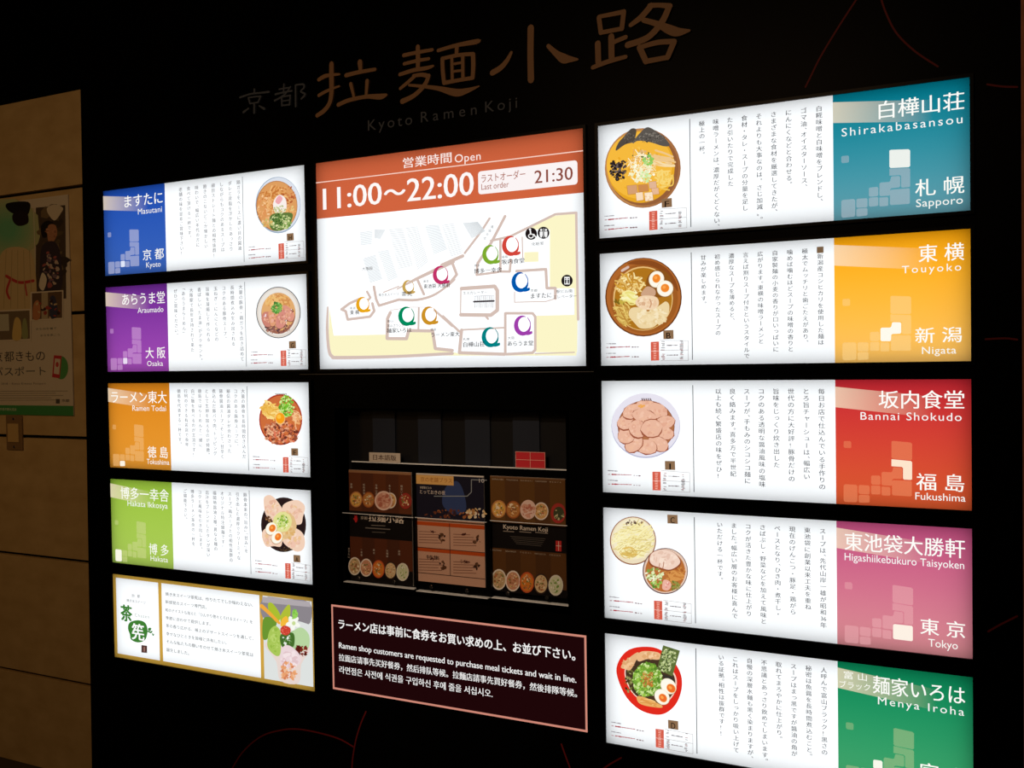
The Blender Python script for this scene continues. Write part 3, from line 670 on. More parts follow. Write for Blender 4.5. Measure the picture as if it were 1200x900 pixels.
shop_sign(2, 1, (250, 164, 14), (250, 190, 96), (255, 214, 140), 'c', (255, 253, 240),
          [P_('東 横', (1076.7, 307), (1130, 305.5), 20.5), P_('Touyoko', (1057, 319.3), (1126.5, 318), 8.6), P_('新 潟', (1072.8, 402), (1127, 401), 18), P_('Nigata', (1080.6, 414.6), (1120.7, 414.4), 8.4)],
          [' 新潟産コシヒカリを使用した麺は', '極太でムッチリと歯ごたえがあり、', '噛めば噛むほどスープの味噌の香りと', '自家製麺の小麦の香りが口いっぱいに', '広がります。東横の味噌ラーメンと', '言えば割りスープ付きというスタイルで', '濃厚なスープを薄めると、', '初め感じられなかったスープの', '甘みが楽しめます。'], .036,
          'lit sign with an amber yellow Touyoko Nigata field and a brown bowl with halved egg', d_touyoko, 'B', vp=0.0147)
shop_sign(2, 2, (196, 40, 50), (214, 88, 46), (240, 140, 96), 'b', (255, 232, 206),
          [P_('坂内食堂', (1030, 478), (1130, 479.8), 21), P_('Bannai Shokudo', (1008.6, 491.8), (1127, 493.2), 9), P_('福 島', (1074, 574.5), (1130, 576), 20), P_('Fukushima', (1072.8, 585.4), (1131.6, 587.6), 8.4)],
          ['毎日お店で仕込んでいる手作りの', 'とろ旨チャーシューは、幅広い', '世代の方に大好評!豚骨だけの', '旨味をじっくり炊き出した', 'コクのある透明な醤油風味の塩味', 'スープが、手もみのシコシコ麺に', '良く絡みます。喜多方で半世紀', '以上も続く繁盛店の味をぜひ!'], .0362,
          'lit sign with a red Bannai Shokudo Fukushima field and a white bowl covered in pork', d_bannai, 'I', vp=0.0164)
shop_sign(2, 3, (190, 78, 122), (214, 136, 140), (236, 170, 176), 'd', (255, 244, 230),
          [P_('東池袋大勝軒', (990, 643.5), (1131, 655.5), 21), P_('Higashiikebukuro Taisyoken', (990, 656.4), (1130, 666.6), 8.6), P_('東 京', (1078.7, 743), (1131, 748), 19), P_('Tokyo', (1088, 757.5), (1122.6, 760.5), 9)],
          ['スープは、先代山岸一雄が昭和36年', '東池袋に創業以来工夫を重ね', '現在のげんこつ・豚足・鶏がら', 'ベースとなり、ひき肉・煮干し・', 'さばぶし・野菜などを加えて風味と', 'コクが活きた豊かな味に仕上がり', 'ました。幅広い層のお客様に喜んで', 'いただける一杯です。'], .0362,
          'lit sign with a pink Taisyoken Tokyo field and two bowls, noodles apart from soup', d_taisho, 'C', low=False, vp=0.0156)
shop_sign(2, 4, (10, 128, 82), (70, 160, 104), (160, 196, 140), 'f', (252, 252, 238),
          [P_('麺家いろは', (1023, 814.5), (1131, 823.5), 21), P_('Menya Iroha', (1029, 825), (1130, 838.6), 9), P_('富 山', (1079, 916), (1131, 922), 22), P_('Toyama', (1082, 928), (1128, 935), 9), P_('富 山', (989, 795.4), (1016, 797.6), 9), P_('ブラック', (984, 805), (1020, 810), 8.4)],
          ['人呼んで富山ブラック!黒さの', '秘密は魚醤を長時間煮込むこと。', 'スープはまっ黒ですが醤油の角が', '取れてまろやかに仕上がり。', '不思議とあっさり飲めてしまいます。', '自慢の深層水麺も黒く染まりますが、', 'これはスープをしっかり吸い上げて', 'いる証拠。相性は抜群です!!'], .0362,
          'lit sign with a green Menya Iroha Toyama field and a bright red bowl', d_iroha, 'D', vp=0.0154)

# ---- dessert shop sign, lowest on the left
x0, z1 = 0, Z0 - 4 * (BH + GZ); z0 = z1 - BH
t = sign('illuminated_dessert_sign', x0, z1, BW, BH, 'lit sign with gold border, green tea logo and parfait photo, lowest of left column')
c = crop(110, 660, 4.444); A = Art(y=-.0006); g = (200, 155, 62)
xa, xb, xcc, xd = c(115, 80)[0], c(335, 100)[0], c(352, 105)[0], c(862, 165)[0]; xe, xf = c(880, 180)[0], c(1135, 210)[0]
zt, zb = z1 - .013, z0 + .014
for q in ((0, BW, zt, z1), (0, BW, z0, zb), (0, xa, zb, zt), (xb, xcc, zb, zt), (xd, xe, zb, zt), (xf, BW, zb, zt)): A.rect(*q, g)
A.build('gold_border', 'gel', t)
q = crop(130, 670, 6.667); A = Art(q, y=-.001)
A.text('京', (163, 200), (188, 202), 26, (90, 90, 90)); A.text('都', (207, 203), (230, 205), 26, (90, 90, 90)); A.text('焼き氷スイーツ', (125, 238), (272, 250), 24, (90, 90, 90), off=.01); A.text('Chasen', (188, 352), (300, 362), 26, (150, 160, 150))
A.build('small_lettering', 'ink', t)
A = Art(q, y=-.001); gr = (62, 126, 50)
A.text('茶', (82, 384), (166, 388), 124, gr, off=.05)
A.blob([(135, 440), (150, 395), (215, 378), (270, 400), (288, 460), (270, 530), (215, 552), (160, 530), (150, 490)], gr); A.bits(308, 460, 12, 16, 6, 13, [gr]); A.bits(331, 488, 6, 8, 3, 9, [gr])
A.text('筅', (168, 530), (262, 536), 125, (250, 252, 250), off=.03)
A.build('tea_logo', 'ink', t)
A = Art(q, y=-.001); A.poly((240, 572), (284, 578), (284, 634), (240, 630), col=(82, 54, 50)); A.line([(262, 592), (262, 618)], 12, (150, 110, 100)); A.build('letter_badge', 'ink', t)
A = Art(q, y=-.001)
for s_, a1, b1, a2, b2 in (('焼き氷スイーツ茶筅は、作りたてでしか味わえない、', 428, 186, 1112, 276), ('新感覚のスイーツ専門店。', 428, 248, 750, 292), ('和のテイストも加えた「ひんやり熱々とろけるスイーツ」を', 428, 312, 1108, 405), ('季節に合わせて提供します。', 430, 372, 780, 424),
                           ('茶の香り広がる、極上のデザートスイーツを通して、', 432, 438, 1115, 532), ('幸せなひとときを皆様と共有したい。', 434, 500, 905, 566), ('そんな私たちの願いをのせて焼き氷スイーツ茶筅は', 436, 560, 1115, 662), ('誕生しました。', 436, 622, 612, 650)):
    A.text(s_, (a1, b1), (a2, b2), 29, (84, 84, 84), off=.012)
A.build('description_text', 'ink', t)
A = Art(y=-.0008, seed=9); A.m = crop(300, 690, 7.5)
A.rect(xe, xf, zb, zt, (222, 226, 224)); 
A.blob([(60, 80), (260, 90), (475, 120), (478, 300), (400, 290), (200, 250), (60, 250)], (140, 134, 140), n=3); A.poly((57, 68), (478, 114), (478, 160), (57, 120), col=(176, 168, 172))
A.blob([(85, 470), (470, 500), (400, 660), (375, 828), (215, 805), (180, 640)], (232, 214, 206), n=4)
A.blob([(108, 130), (150, 130), (215, 230), (190, 290), (120, 210)], (170, 190, 50)); A.blob([(215, 240), (292, 135), (300, 240), (240, 330)], (176, 190, 56)); A.blob([(220, 330), (228, 270), (270, 240), (285, 300)], (244, 186, 60))
A.blob([(62, 280), (100, 245), (170, 270), (180, 320), (120, 400), (95, 445), (60, 430)], (108, 150, 50)); A.line([(50, 150, 34), (120, 215, 30), (205, 300, 24)], 30, (240, 170, 60), smooth=True)
A.ell(365, 460, 100, 100, (170, 205, 150)); A.blob([(330, 380), (400, 340), (465, 400), (470, 500), (430, 540), (350, 500)], (184, 214, 160))
A.blob([(100, 480), (120, 370), (170, 325), (215, 370), (220, 470), (215, 570), (180, 590), (120, 540)], (170, 200, 90)); A.bits(165, 450, 45, 100, 26, 16, [(186, 212, 110), (150, 186, 70)])
A.blob([(220, 400), (330, 390), (335, 500), (280, 520), (225, 500)], (70, 110, 44)); A.bits(275, 450, 40, 45, 26, 13, [(50, 90, 40), (110, 150, 80), (230, 240, 225)])
A.bits(400, 545, 52, 46, 46, 15, [(120, 40, 30), (160, 60, 44), (84, 26, 20)]); A.blob([(215, 610), (240, 510), (300, 500), (380, 570), (395, 640), (330, 690), (230, 680)], (236, 214, 218)); A.bits(300, 620, 70, 70, 26, 24, [(244, 226, 228), (226, 196, 200)])
A.bits(290, 720, 70, 80, 56, 17, [(232, 160, 110), (240, 190, 150), (214, 130, 90), (240, 214, 206)])
A.blob([(218, 350), (250, 322), (300, 340), (305, 380), (270, 408), (225, 390)], (204, 66, 50)); A.bits(262, 365, 32, 30, 12, 9, [(230, 110, 90)])
for k in range(5):
    th = k * 1.257 + .4; A.ell(330 + 32 * math.cos(th), 300 + 34 * math.sin(th), 34, 20, (248, 250, 240), math.degrees(th), n=12)
A.ell(335, 302, 16, 18, (200, 220, 150)); A.strands(345, 215, 22, 30, 14, 50, 16, [(120, 190, 70), (150, 210, 90)], ang=90, spread=40)
A.build('dessert_picture', 'ink', t)

# ---- opening hours and floor map, centre
t = sign('illuminated_map_sign', MX0, Z0, BW, Z0 - MZ0, 'large lit sign with orange opening hours band over a colourful floor map', cat='map')
zh = (px(371.9, 255.8)[1] + px(684, 226.7)[1]) / 2
A = Art(y=-.0006); A.rect(MX0, MX1, zh, Z0, (200, 94, 58)); A.build('orange_header', 'gel', t)
q = crop(365, 145, 3.636); A = Art(q, y=-.0014)
zl = (px(371.5, 213.2)[1] + px(683, 178)[1]) / 2; A.rect(MX0, MX1, zl - .0014, zl + .0014, (250, 214, 200))
A.text('営業時間', (392, 190), (598, 166), 44, (255, 240, 234), off=.01); A.text('Open', (612, 166), (722, 154), 34, (255, 240, 234))
A.text('11:00', (52, 364), (300, 344), 90, (255, 250, 248), off=.016); A.text('〜', (312, 310), (400, 300), 26, (255, 250, 248), off=.03); A.text('22:00', (410, 330), (692, 304), 96, (255, 250, 248), off=.016)
A.build('opening_hours', 'ink', t)
A = Art(q, y=-.0010)
x_0, z_0 = q(712, 302); x_1, z_1 = q(1135, 262); z_t = q(712, 204)[1]; r_ = .008
A.add([(x_0, z_0 + r_), (x_0 + r_ * .3, z_0 + r_ * .3), (x_0 + r_, z_0), (x_1 - r_, z_0), (x_1 - r_ * .3, z_0 + r_ * .3), (x_1, z_0 + r_), (x_1, z_t - r_), (x_1 - r_ * .3, z_t - r_ * .3), (x_1 - r_, z_t), (x_0 + r_, z_t), (x_0 + r_ * .3, z_t - r_ * .3), (x_0, z_t - r_)], (252, 244, 244), raw=True)
A.up(); A.text('ラストオーダー', (725, 252), (912, 232), 36, (170, 96, 78), off=.01); A.text('Last order', (725, 282), (842, 270), 25, (170, 96, 78)); A.text('21:30', (952, 254), (1114, 238), 54, (140, 72, 60), off=.012)
A.build('last_order_label', 'ink', t)
qa, qb = crop(370, 240, 4.5), crop(520, 240, 4.5)
A = Art(qa, y=-.0006); Y_ = (252, 246, 200)
A.poly((72, 545), (95, 690), (375, 684), (378, 712), (482, 712), (500, 668), (625, 668), (634, 760), (720, 765), (720, 788), (90, 800), (68, 740), col=Y_)
A.m = qb; A.poly((0, 765), (85, 785), (330, 790), (700, 778), (700, 795), (0, 795), col=Y_); A.poly((430, 130), (585, 58), (702, 45), (706, 440), (560, 440), (560, 130), col=Y_); A.poly((690, 430), (706, 430), (708, 590), (690, 590), col=Y_)
A.poly((487, 585), (706, 580), (704, 778), (487, 778), col=Y_); A.poly((425, 250), (500, 248), (500, 300), (425, 302), col=Y_)
A.build('yellow_floor_area', 'ink', t)
A = Art(qa, y=-.0010); G_ = (214, 219, 222)
def hatch(P, m_, n):
    A.m = m_; (a, b, c_, d) = P
    for k in range(n):
        t0 = (k + .5) / n; A.line([(a[0] + (d[0] - a[0]) * t0, a[1] + (d[1] - a[1]) * t0), (b[0] + (c_[0] - b[0]) * t0, b[1] + (c_[1] - b[1]) * t0)], 3.2, G_)
for P in (((235, 145), (300, 135), (295, 208), (240, 214)), ((312, 130), (368, 132), (340, 180), (312, 176)), ((388, 128), (460, 122), (512, 322), (440, 340)), ((475, 120), (535, 112), (595, 300), (540, 345)), ((578, 110), (648, 105), (694, 235), (625, 262)), ((250, 282), (315, 264), (352, 392), (290, 412)), ((330, 247), (383, 236), (434, 382), (385, 404))): hatch(P, qa, 22 if P[3][1] - P[0][1] > 90 else 10)
for P in (((-8, 105), (55, 95), (103, 255), (40, 275)), ((102, 96), (180, 90), (220, 140), (150, 178))): hatch(P, qb, 18)
A.build('stair_hatching', 'ink', t, 'stuff')
A = Art(qa, y=-.0014); B_ = (214, 192, 182); L = lambda P, w_=14, sm=False: A.line(P, w_, B_, smooth=sm)
L([(65, 540, 8), (62, 650, 14), (70, 760, 16), (88, 800, 18), (130, 806, 18), (420, 800, 16), (722, 784, 16)], 14, True)
A.segs([(137, 552), (180, 520), (235, 495)], 14, B_); A.segs([(272, 458), (290, 490), (280, 500)], 12, B_); A.segs([(140, 552), (160, 562), (170, 605), (288, 590), (310, 560), (300, 520)], 14, B_)
A.segs([(308, 432), (320, 498), (335, 532), (440, 500)], 14, B_); L([(440, 500, 14), (530, 502, 14), (620, 478, 13), (700, 425, 10), (735, 395, 8)], 14, True)
L([(358, 462), (440, 430)], 6); L([(430, 445, 6), (530, 392, 16), (725, 300, 22)]); A.segs([(540, 400), (572, 472)], 14, B_)
A.segs([(395, 568), (380, 600), (378, 705), (480, 706), (492, 663), (618, 665), (632, 758), (722, 768)], 17, B_); A.segs([(545, 545), (543, 655)], 10, B_); A.segs([(395, 556), (500, 540), (600, 540)], 3, B_); L([(628, 556), (722, 640)], 12)
A.m = qb
A.segs([(325, 60), (255, 195), (180, 310)], 15, B_); A.segs([(243, 72), (200, 140), (112, 255)], 12, B_); L([(-8, 318), (102, 270)], 18); A.segs([(48, 310), (70, 368), (20, 430)], 15, B_)
A.segs([(250, 190), (350, 168), (590, 50), (700, 42), (704, 300), (710, 605)], 13, B_); A.segs([(180, 305), (175, 370), (290, 355)], 12, B_); A.segs([(300, 190), (300, 352), (350, 352), (355, 290)], 13, B_); A.segs([(415, 170), (418, 280)], 6, B_)
A.segs([(385, 350), (540, 340), (545, 440), (590, 440), (590, 495)], 15, B_); A.segs([(590, 495), (540, 510), (375, 514), (375, 460)], 5, B_)
A.segs([(95, 442), (270, 430), (284, 452), (284, 556), (250, 582), (92, 580)], 20, B_); A.segs([(92, 440), (90, 580)], 6, B_); A.segs([(225, 590), (235, 602)], 12, B_)
for k in range(10): A.line([(168 + k * 10.5, 482), (166 + k * 10.5, 542)], 2.4, (150, 150, 155))
A.segs([(160, 482), (266, 478)], 2, (150, 150, 155)); A.line([(160, 511), (266, 507)], 9, (60, 52, 56))
A.segs([(-2, 588), (84, 668)], 13, B_); A.segs([(92, 660), (320, 648)], 9, B_); A.segs([(96, 660), (84, 780), (322, 788)], 17, B_); A.segs([(326, 785), (326, 572), (470, 572), (484, 590), (484, 765), (470, 780), (330, 788)], 14, B_); L([(484, 785), (690, 778)], 6)
A.build('map_outline', 'ink', t)
def swirl(m_, x, y, r, col):
    A = Art(m_, y=-.0022); P = []
    for k in range(22):
        th = math.radians(-70 - k * 14.0); w_ = r * (.06 + .46 * math.sin(math.pi * k / 21) ** .9); P.append((x + r * .82 * math.cos(th), y + r * math.sin(th), w_))
    A.line(P, 1, col); A.line([(x + r * .5, y - r * .85, r * .08), (x + r * .8, y - r * .3, r * .1), (x + r * .78, y + r * .3, r * .07), (x + r * .5, y + r * .75, r * .1)], 1, col, smooth=True)
    A.blob([(x + r * .1, y + r * .9), (x + r * .45, y + r * .62), (x + r * .7, y + r * .75), (x + r * 1.0, y + r * .7), (x + r * 1.02, y + r * .98), (x + r * .6, y + r * 1.15), (x + r * .2, y + r * 1.12)], col)
    A.build('swirl_marker', 'ink', t)
for a_ in ((qa, 253, 525, 36, (236, 168, 20)), (qa, 493, 432, 32, (202, 164, 84)), (qa, 664, 368, 42, (196, 50, 104)), (qa, 484, 585, 44, (0, 138, 92)), (qa, 604, 582, 42, (206, 146, 34)), (qb, 252, 260, 44, (126, 172, 44)), (qb, 358, 214, 46, (212, 70, 58)), (qb, 408, 405, 46, (0, 88, 176)), (qb, 421, 634, 46, (160, 62, 172)), (qb, 251, 695, 46, (0, 128, 132))): swirl(*a_)
A = Art(qb, y=-.0022); K = (28, 20, 22); W = (250, 250, 250)
A.ell(463, 153, 31, 32, K); A.up(); A.line([(458, 132), (460, 155), (478, 157), (486, 170)], 6, W); A.ell(457, 130, 6, 6, W); A.ell(462, 165, 15, 13, W); A.ell(462, 164, 10, 8.5, K); A.line([(459, 138), (461, 156)], 7, W)
A.build('map_pictogram', 'ink', t); A = Art(qb, y=-.0022); A.ell(528, 148, 31, 32, K); A.up()
for x in (516, 541): A.ell(x, 133, 5.5, 6, W); A.poly((x - 8, 142), (x + 8, 141), (x + 8, 160), (x + 3, 173), (x - 3, 173), (x - 8, 160), col=W)
A.line([(529, 126), (529, 172)], 2.5, W); A.build('map_pictogram', 'ink', t)
A = Art(qb, y=-.0022); A.ell(652, 400, 30, 31, K); A.up(); A.add([(638, 380), (666, 380), (666, 420), (638, 420)], W)
for x in (645, 659): A.ell(x, 390, 3.5, 4, K); A.add([(x - 5, 396), (x + 5, 396), (x + 3, 416), (x - 3, 416)], K)
A.build('map_pictogram', 'ink', t)
A = Art(qa, y=-.0026); T = (58, 48, 48)
A.text('大階段', (247, 346), (303, 344), 17, T); A.text('新潟', (184, 553), (212, 552), 15, T); A.text('東 横', (184, 580), (232, 578), 24, T, off=.02)
A.text('焼き氷スイーツ', (334, 486), (440, 478), 17, T); A.text('茶筅', (455, 484), (512, 480), 25, T, off=.02); A.text('東京', (570, 412), (598, 410), 14, T); A.text('東池袋 大勝軒', (572, 444), (712, 434), 24, T, off=.02)
A.text('富山', (380, 620), (410, 619), 13, T); A.text('富山ブラック', (380, 645), (468, 643), 15, T); A.text('麺家いろは', (378, 677), (508, 672), 26, T, off=.02); A.text('徳島', (608, 665), (638, 664), 14, T)
x_, z_ = qa(610, 697); A.m = lambda a, b: px(a, b); A.text('ラーメン東大', (370 + 612 / 4.5, 240 + 698 / 4.5), (520 + 86 / 4.5, 240 + 694 / 4.5), 5.6, T, off=.02); A.m = qb
A.text('博多', (163, 328), (193, 327), 14, T); A.text('博多一幸舎', (163, 362), (310, 356), 26, T, off=.02); A.text('福島', (308, 282), (340, 281), 14, T); A.text('坂内食堂', (308, 314), (428, 308), 27, T, off=.02)
A.text('化粧室', (466, 216), (530, 213), 18, T); A.text('エスカレーター', (104, 474), (232, 468), 16, T); A.text('京都', (460, 460), (497, 459), 15, T); A.text('ますたに', (462, 494), (572, 490), 26, T, off=.02)
A.text('駅ビル南', (597, 466), (680, 464), 18, T); A.text('エレベーター', (580, 497), (702, 488), 18, T); A.text('札幌', (105, 716), (138, 715), 14, T); A.text('白樺山荘', (106, 750), (218, 748), 27, T, off=.02)
A.text('大阪', (340, 710), (376, 709), 15, T); A.text('あらうま堂', (340, 744), (474, 742), 26, T, off=.02)
for k, ch in enumerate('空中経路'): x_, z_ = qb(212 + k * 13, 184 - k * 20); A.glyphs(ch, x_, z_, .009, .009, T)
A.build('map_lettering', 'ink', t, 'stuff')

# ------------------------------------------------------------------ notice below the niche
xa, za = px(389, 709); xb, zb = px(689, 857); xa, xb, zt, zb = .970, 1.831, .7535, .4895
t = thing('meal_ticket_notice', 'dark maroon notice with salmon border and white text in four languages', 'sign', (1.4, 0, zb))
MB().box(xa, xb, -.0015, .0045, zb, zt).build('back_plate', mat('maroon_plate', (44, 12, 13), .5, .2), t)
A = Art(y=-.0025)
A.rect(xa, xb, zb, zt, (30, 6, 8)); A.up(); bw = .006
for q_ in ((xa, xb, zt - bw, zt), (xa, xb, zb, zb + bw), (xa, xa + bw, zb, zt), (xb - bw, xb, zb, zt)): A.rect(*q_, (206, 136, 118))
A.build('border', 'ink', t)
q = crop(380, 700, 3.75); A = Art(q, y=-.0035); W = (244, 242, 240)
A.text('ラーメン店は事前に食券をお買い求めの上、お並び下さい。', (66, 137), (1105, 277), 43, W, off=.03); A.build('japanese_line', 'ink', t, 'stuff')
A = Art(q, y=-.0035); A.text('Ramen shop customers are requested to purchase meal tickets and wait in line.', (68, 222), (1110, 373), 25, W, off=.02); A.build('english_line', 'ink', t, 'stuff')
A = Art(q, y=-.0035); A.text('拉面店请事先买好餐券，然后排队等候。拉麵店請事先買好餐券，然後排隊等候。', (68, 280), (1113, 437), 32, W, off=.02); A.build('chinese_line', 'ink', t, 'stuff')
A = Art(q, y=-.0035); A.text('라면점은 사전에 식권을 구입하신 후에 줄을 서십시오.', (70, 338), (742, 432), 32, W, off=.02)
A.build('korean_line', 'ink', t, 'stuff')

# ------------------------------------------------------------------ brochure niche
m_ = MB().box(NX0, NX1, NY, NY + .01, NZ0, NZ1).box(NX0 - .01, NX0, .004, NY + .01, NZ0, NZ1).box(NX1, NX1 + .01, .004, NY + .01, NZ0, NZ1).box(NX0, NX1, .02, NY, NZ1, NZ1 + .01).box(NX0, NX1, .02, NY, NZ0 - .01, NZ0)
tag(m_.build('wall_niche', mat('niche_lining', (8, 10, 15), .5, .3)), kind='structure')  # bluish tint stands in for a reflection on the left inner side
t = thing('brochure_rack', 'black wall rack with vertical grey slats and three clear acrylic pockets', 'rack', ((NX0 + NX1) / 2, NY, NZ0))
for u0, u1 in ((438, 464), (491, 518), (546, 575), (602, 633)):  # upright grey strips across the back of the niche
    xa, xb = px(u0, 500, NY)[0], px(u1, 500, NY)[0]; MB().box(xa, xb, NY - .006, NY, NZ0 + .01, NZ1 - .002).build('slat', M['slat'], t)
zledge = px(410, 541, .04)[1]
MB().box(NX0 + .028, NX1, .036, .044, NZ0 + .02, zledge).build('back_panel', M['frame'], t)
MB().box(NX0 + .028, NX1, .0352, .0445, zledge, zledge + .0028).build('top_edge', M['edge'], t)
YP = .018
for k, (ua, va, ub, vb, ub2, vb2) in enumerate(((401, 602, 484, 606, 483, 690), (486, 607, 570, 612, 569, 701), (574, 610, 668, 617, 667, 710))):
    xa, zt = px(ua, (va + 0), YP); xb = px(ub, vb, YP)[0]; zt = (zt + px(ub, vb, YP)[1]) / 2; zb = px(ub2, vb2, YP)[1]; xb = min(xb, NX1 - .002)
    p = thing('pocket', None, None, (0, 0, 0)); p.parent = None
    bpy.data.objects.remove(p)
    p = MB().box(xa, xb, YP, YP + .003, zb, zt).build('pocket_front', M['acrylic'], t)
    MB().box(xa, xb, YP, YP + .018, zb - .002, zb).build('pocket_edge', M['edge'], p)
    MB().box(xa, xb, YP, YP + .003, zt, zt + .0014).build('pocket_edge', M['edge'], p)
    MB().box(xa, xa + .0012, YP, YP + .016, zb, zt).build('pocket_edge', M['frame'], p)
    for f in (.22, .72):
        x_ = xa + (xb - xa) * f; P = [(x_ + .0055 * math.cos(i * .785), zb + .016 + .0055 * math.sin(i * .785)) for i in range(8)]
        MB().prism(P, YP - .003, YP).build('screw', M['steel'], p)


def leaflet(name, label, q, fn, seed):
    t = thing(name, label, 'brochure', (*((lambda a: (a[0], .03, a[1]))(q(*fn['base']))),), group='brochures in the rack')
    (xa, zt), (xb, zb) = q(*fn['tl']), q(*fn['br'])
    MB().box(xa, xb, .0302, .0345, zb, zt).build('paper_stack', mat('paper_white', (190, 186, 180), .7), t)
    A = Art(q, y=.0300, seed=seed); fn['draw'](A, xa, xb, zb, zt); A.build('printed_cover', 'paper', t)
    return t


def bowls5(A, xs, y, rx, ry, dy=3.0, top=True):
    cols = [(226, 176, 90), (190, 130, 70), (226, 196, 176), (214, 170, 110), (150, 60, 46)] if top else [(196, 170, 130), (206, 150, 120), (220, 130, 50), (214, 190, 150), (214, 220, 190)]
    for k, x in enumerate(xs):
        yy = y + k * dy; A.ell(x, yy, rx * 1.08, ry * 1.08, ((190, 130, 80), (160, 90, 46), (236, 226, 220), (230, 220, 210), (160, 50, 44))[k] if top else ((232, 226, 216), (236, 226, 218), (200, 90, 50), (60, 44, 38), (226, 226, 214))[k], n=18); A.ell(x, yy, rx * .92, ry * .92, cols[k], n=18)
        A.bits(x, yy, rx * .72, ry * .75, 34, rx * .17, [(236, 200, 150), (150, 100, 60), (120, 130, 70), (240, 226, 200), (190, 120, 80)] if k < 4 or top else [(240, 240, 230), (120, 160, 70), (200, 216, 160)])


def cover_a(A, xa, xb, zb, zt):
    A.rect(xa, xb, zb, zt, (16, 13, 14)); A.m = crop(395, 530, 5.293, .03); A.up(5e-5)
    zm = A.m(0, 385)[1]; 
    for k in range(5): A.rect(xa + (xb - xa) * k / 5, xa + (xb - xa) * (k + 1) / 5, A.m(250, 372)[1], zt - .004, ((96, 52, 30), (84, 46, 30))[k % 2]); A.rect(xa + (xb - xa) * k / 5, xa + (xb - xa) * (k + 1) / 5, A.m(250, 720)[1], A.m(250, 535)[1], ((88, 46, 28), (76, 42, 28))[k % 2])
    A.rect(xa, xb, zt - .008, zt, (150, 110, 80))
    bowls5(A, (118, 195, 280, 330, 425), 292, 36, 46, 2.5); A.ell(290, 300, 56, 60, (232, 202, 190)); A.ell(290, 300, 46, 50, (206, 150, 130)); A.bits(290, 300, 40, 44, 26, 11, [(226, 180, 160), (180, 110, 90)])
    bowls5(A, (110, 182, 258, 333, 408), 706, 36, 52, 9, False)
    for k, x in enumerate((90, 168, 245, 328, 402)):
        z = A.m(x, 190 + k * 3)
        A.column(('東横', '坂内食堂', '白樺山荘', 'あらうま堂', '麺家いろは')[k], z[0], z[1], .0085, .0075, (200, 190, 180)); z = A.m(x - 15, 590 + k * 4)
        A.column(('ますたに', '一幸舎', '東大', '大勝軒', '茶筅')[k], z[0], z[1], .0085, .0075, (200, 190, 180))
    A.text('京都', (148, 415), (192, 418), 20, (190, 180, 170)); A.text('拉麺小路', (198, 428), (416, 442), 44, (225, 215, 205), off=.02); A.bits(118, 405, 18, 18, 9, 12, [(190, 40, 44)])
    A.line([(215, 452), (300, 456)], 4, (130, 125, 120)); A.line([(180, 468), (330, 478)], 7, (110, 106, 102)); A.line([(220, 494), (300, 498)], 4, (100, 96, 92))


def cover_b(A, xa, xb, zb, zt):
    A.rect(xa, xb, zb, zt, (200, 160, 140)); A.m = crop(380, 430, 3.103, .03); A.up(5e-5)
    A.rect(xa, xb, A.m(450, 556)[1], zt, (26, 26, 44)); A.rect(xa, xb, zt - .004, zt, (215, 210, 205)); A.blob([(430, 500), (440, 440), (480, 415), (505, 450), (515, 520), (470, 535)], (52, 70, 120)); A.segs([(400, 470), (520, 470), (535, 455), (535, 410), (590, 412)], 3, (140, 150, 160))
    A.rect(xa, A.m(470, 400)[0], A.m(345, 425)[1], A.m(345, 392)[1], (225, 180, 110)); A.text('京の老舗プラス', (350, 415), (465, 425), 18, (170, 110, 50)); A.text('京都駅ビルの', (348, 442), (390, 445), 9, (210, 205, 200)); A.text('とっておきの夜', (348, 460), (440, 466), 15, (220, 210, 205)); A.text('10', (563, 420), (582, 421), 14, (200, 200, 205))
    A.bits(470, 535, 110, 14, 50, 6, [(110, 60, 40), (60, 40, 50), (160, 100, 60)]); A.bits(552, 532, 34, 18, 30, 7, [(220, 190, 140), (180, 130, 80), (230, 220, 200)])
    z1_, z2_, z3_ = A.m(450, 568)[1], A.m(450, 668)[1], A.m(450, 758)[1]; xm = A.m(457, 650)[0]
    A.rect(xa, xb, z1_ - .011, z1_, (190, 80, 30)); A.rect(xa, xb, z2_ - .008, z2_ + .002, (190, 80, 30)); A.rect(xm - .001, xm + .001, z3_, z1_, (60, 40, 36)); A.rect(xa, xb, z3_ - .001, z3_ + .001, (70, 50, 44)); A.rect(xa, xb, z2_ + .002, z2_ + .004, (60, 40, 36))
    for X, Y in ((345, 590), (470, 600), (345, 690), (470, 700)):
        for k in range(5): A.line([(X, Y + 8 + k * 10), (X + 60 + (k * 13) % 30, Y + 10 + k * 10)], 2.2, (140, 100, 84))
        A.bits(X + 85, Y + 30, 12, 14, 10, 6, [(60, 40, 34), (110, 80, 60), (90, 60, 40)]); A.bits(X + 45, Y + 8, 14, 3, 5, 4, [(80, 40, 34)])
    A.text('特集', (372, 702), (420, 700), 16, (70, 50, 46)); A.text('うまい', (495, 714), (530, 716), 14, (110, 80, 70))


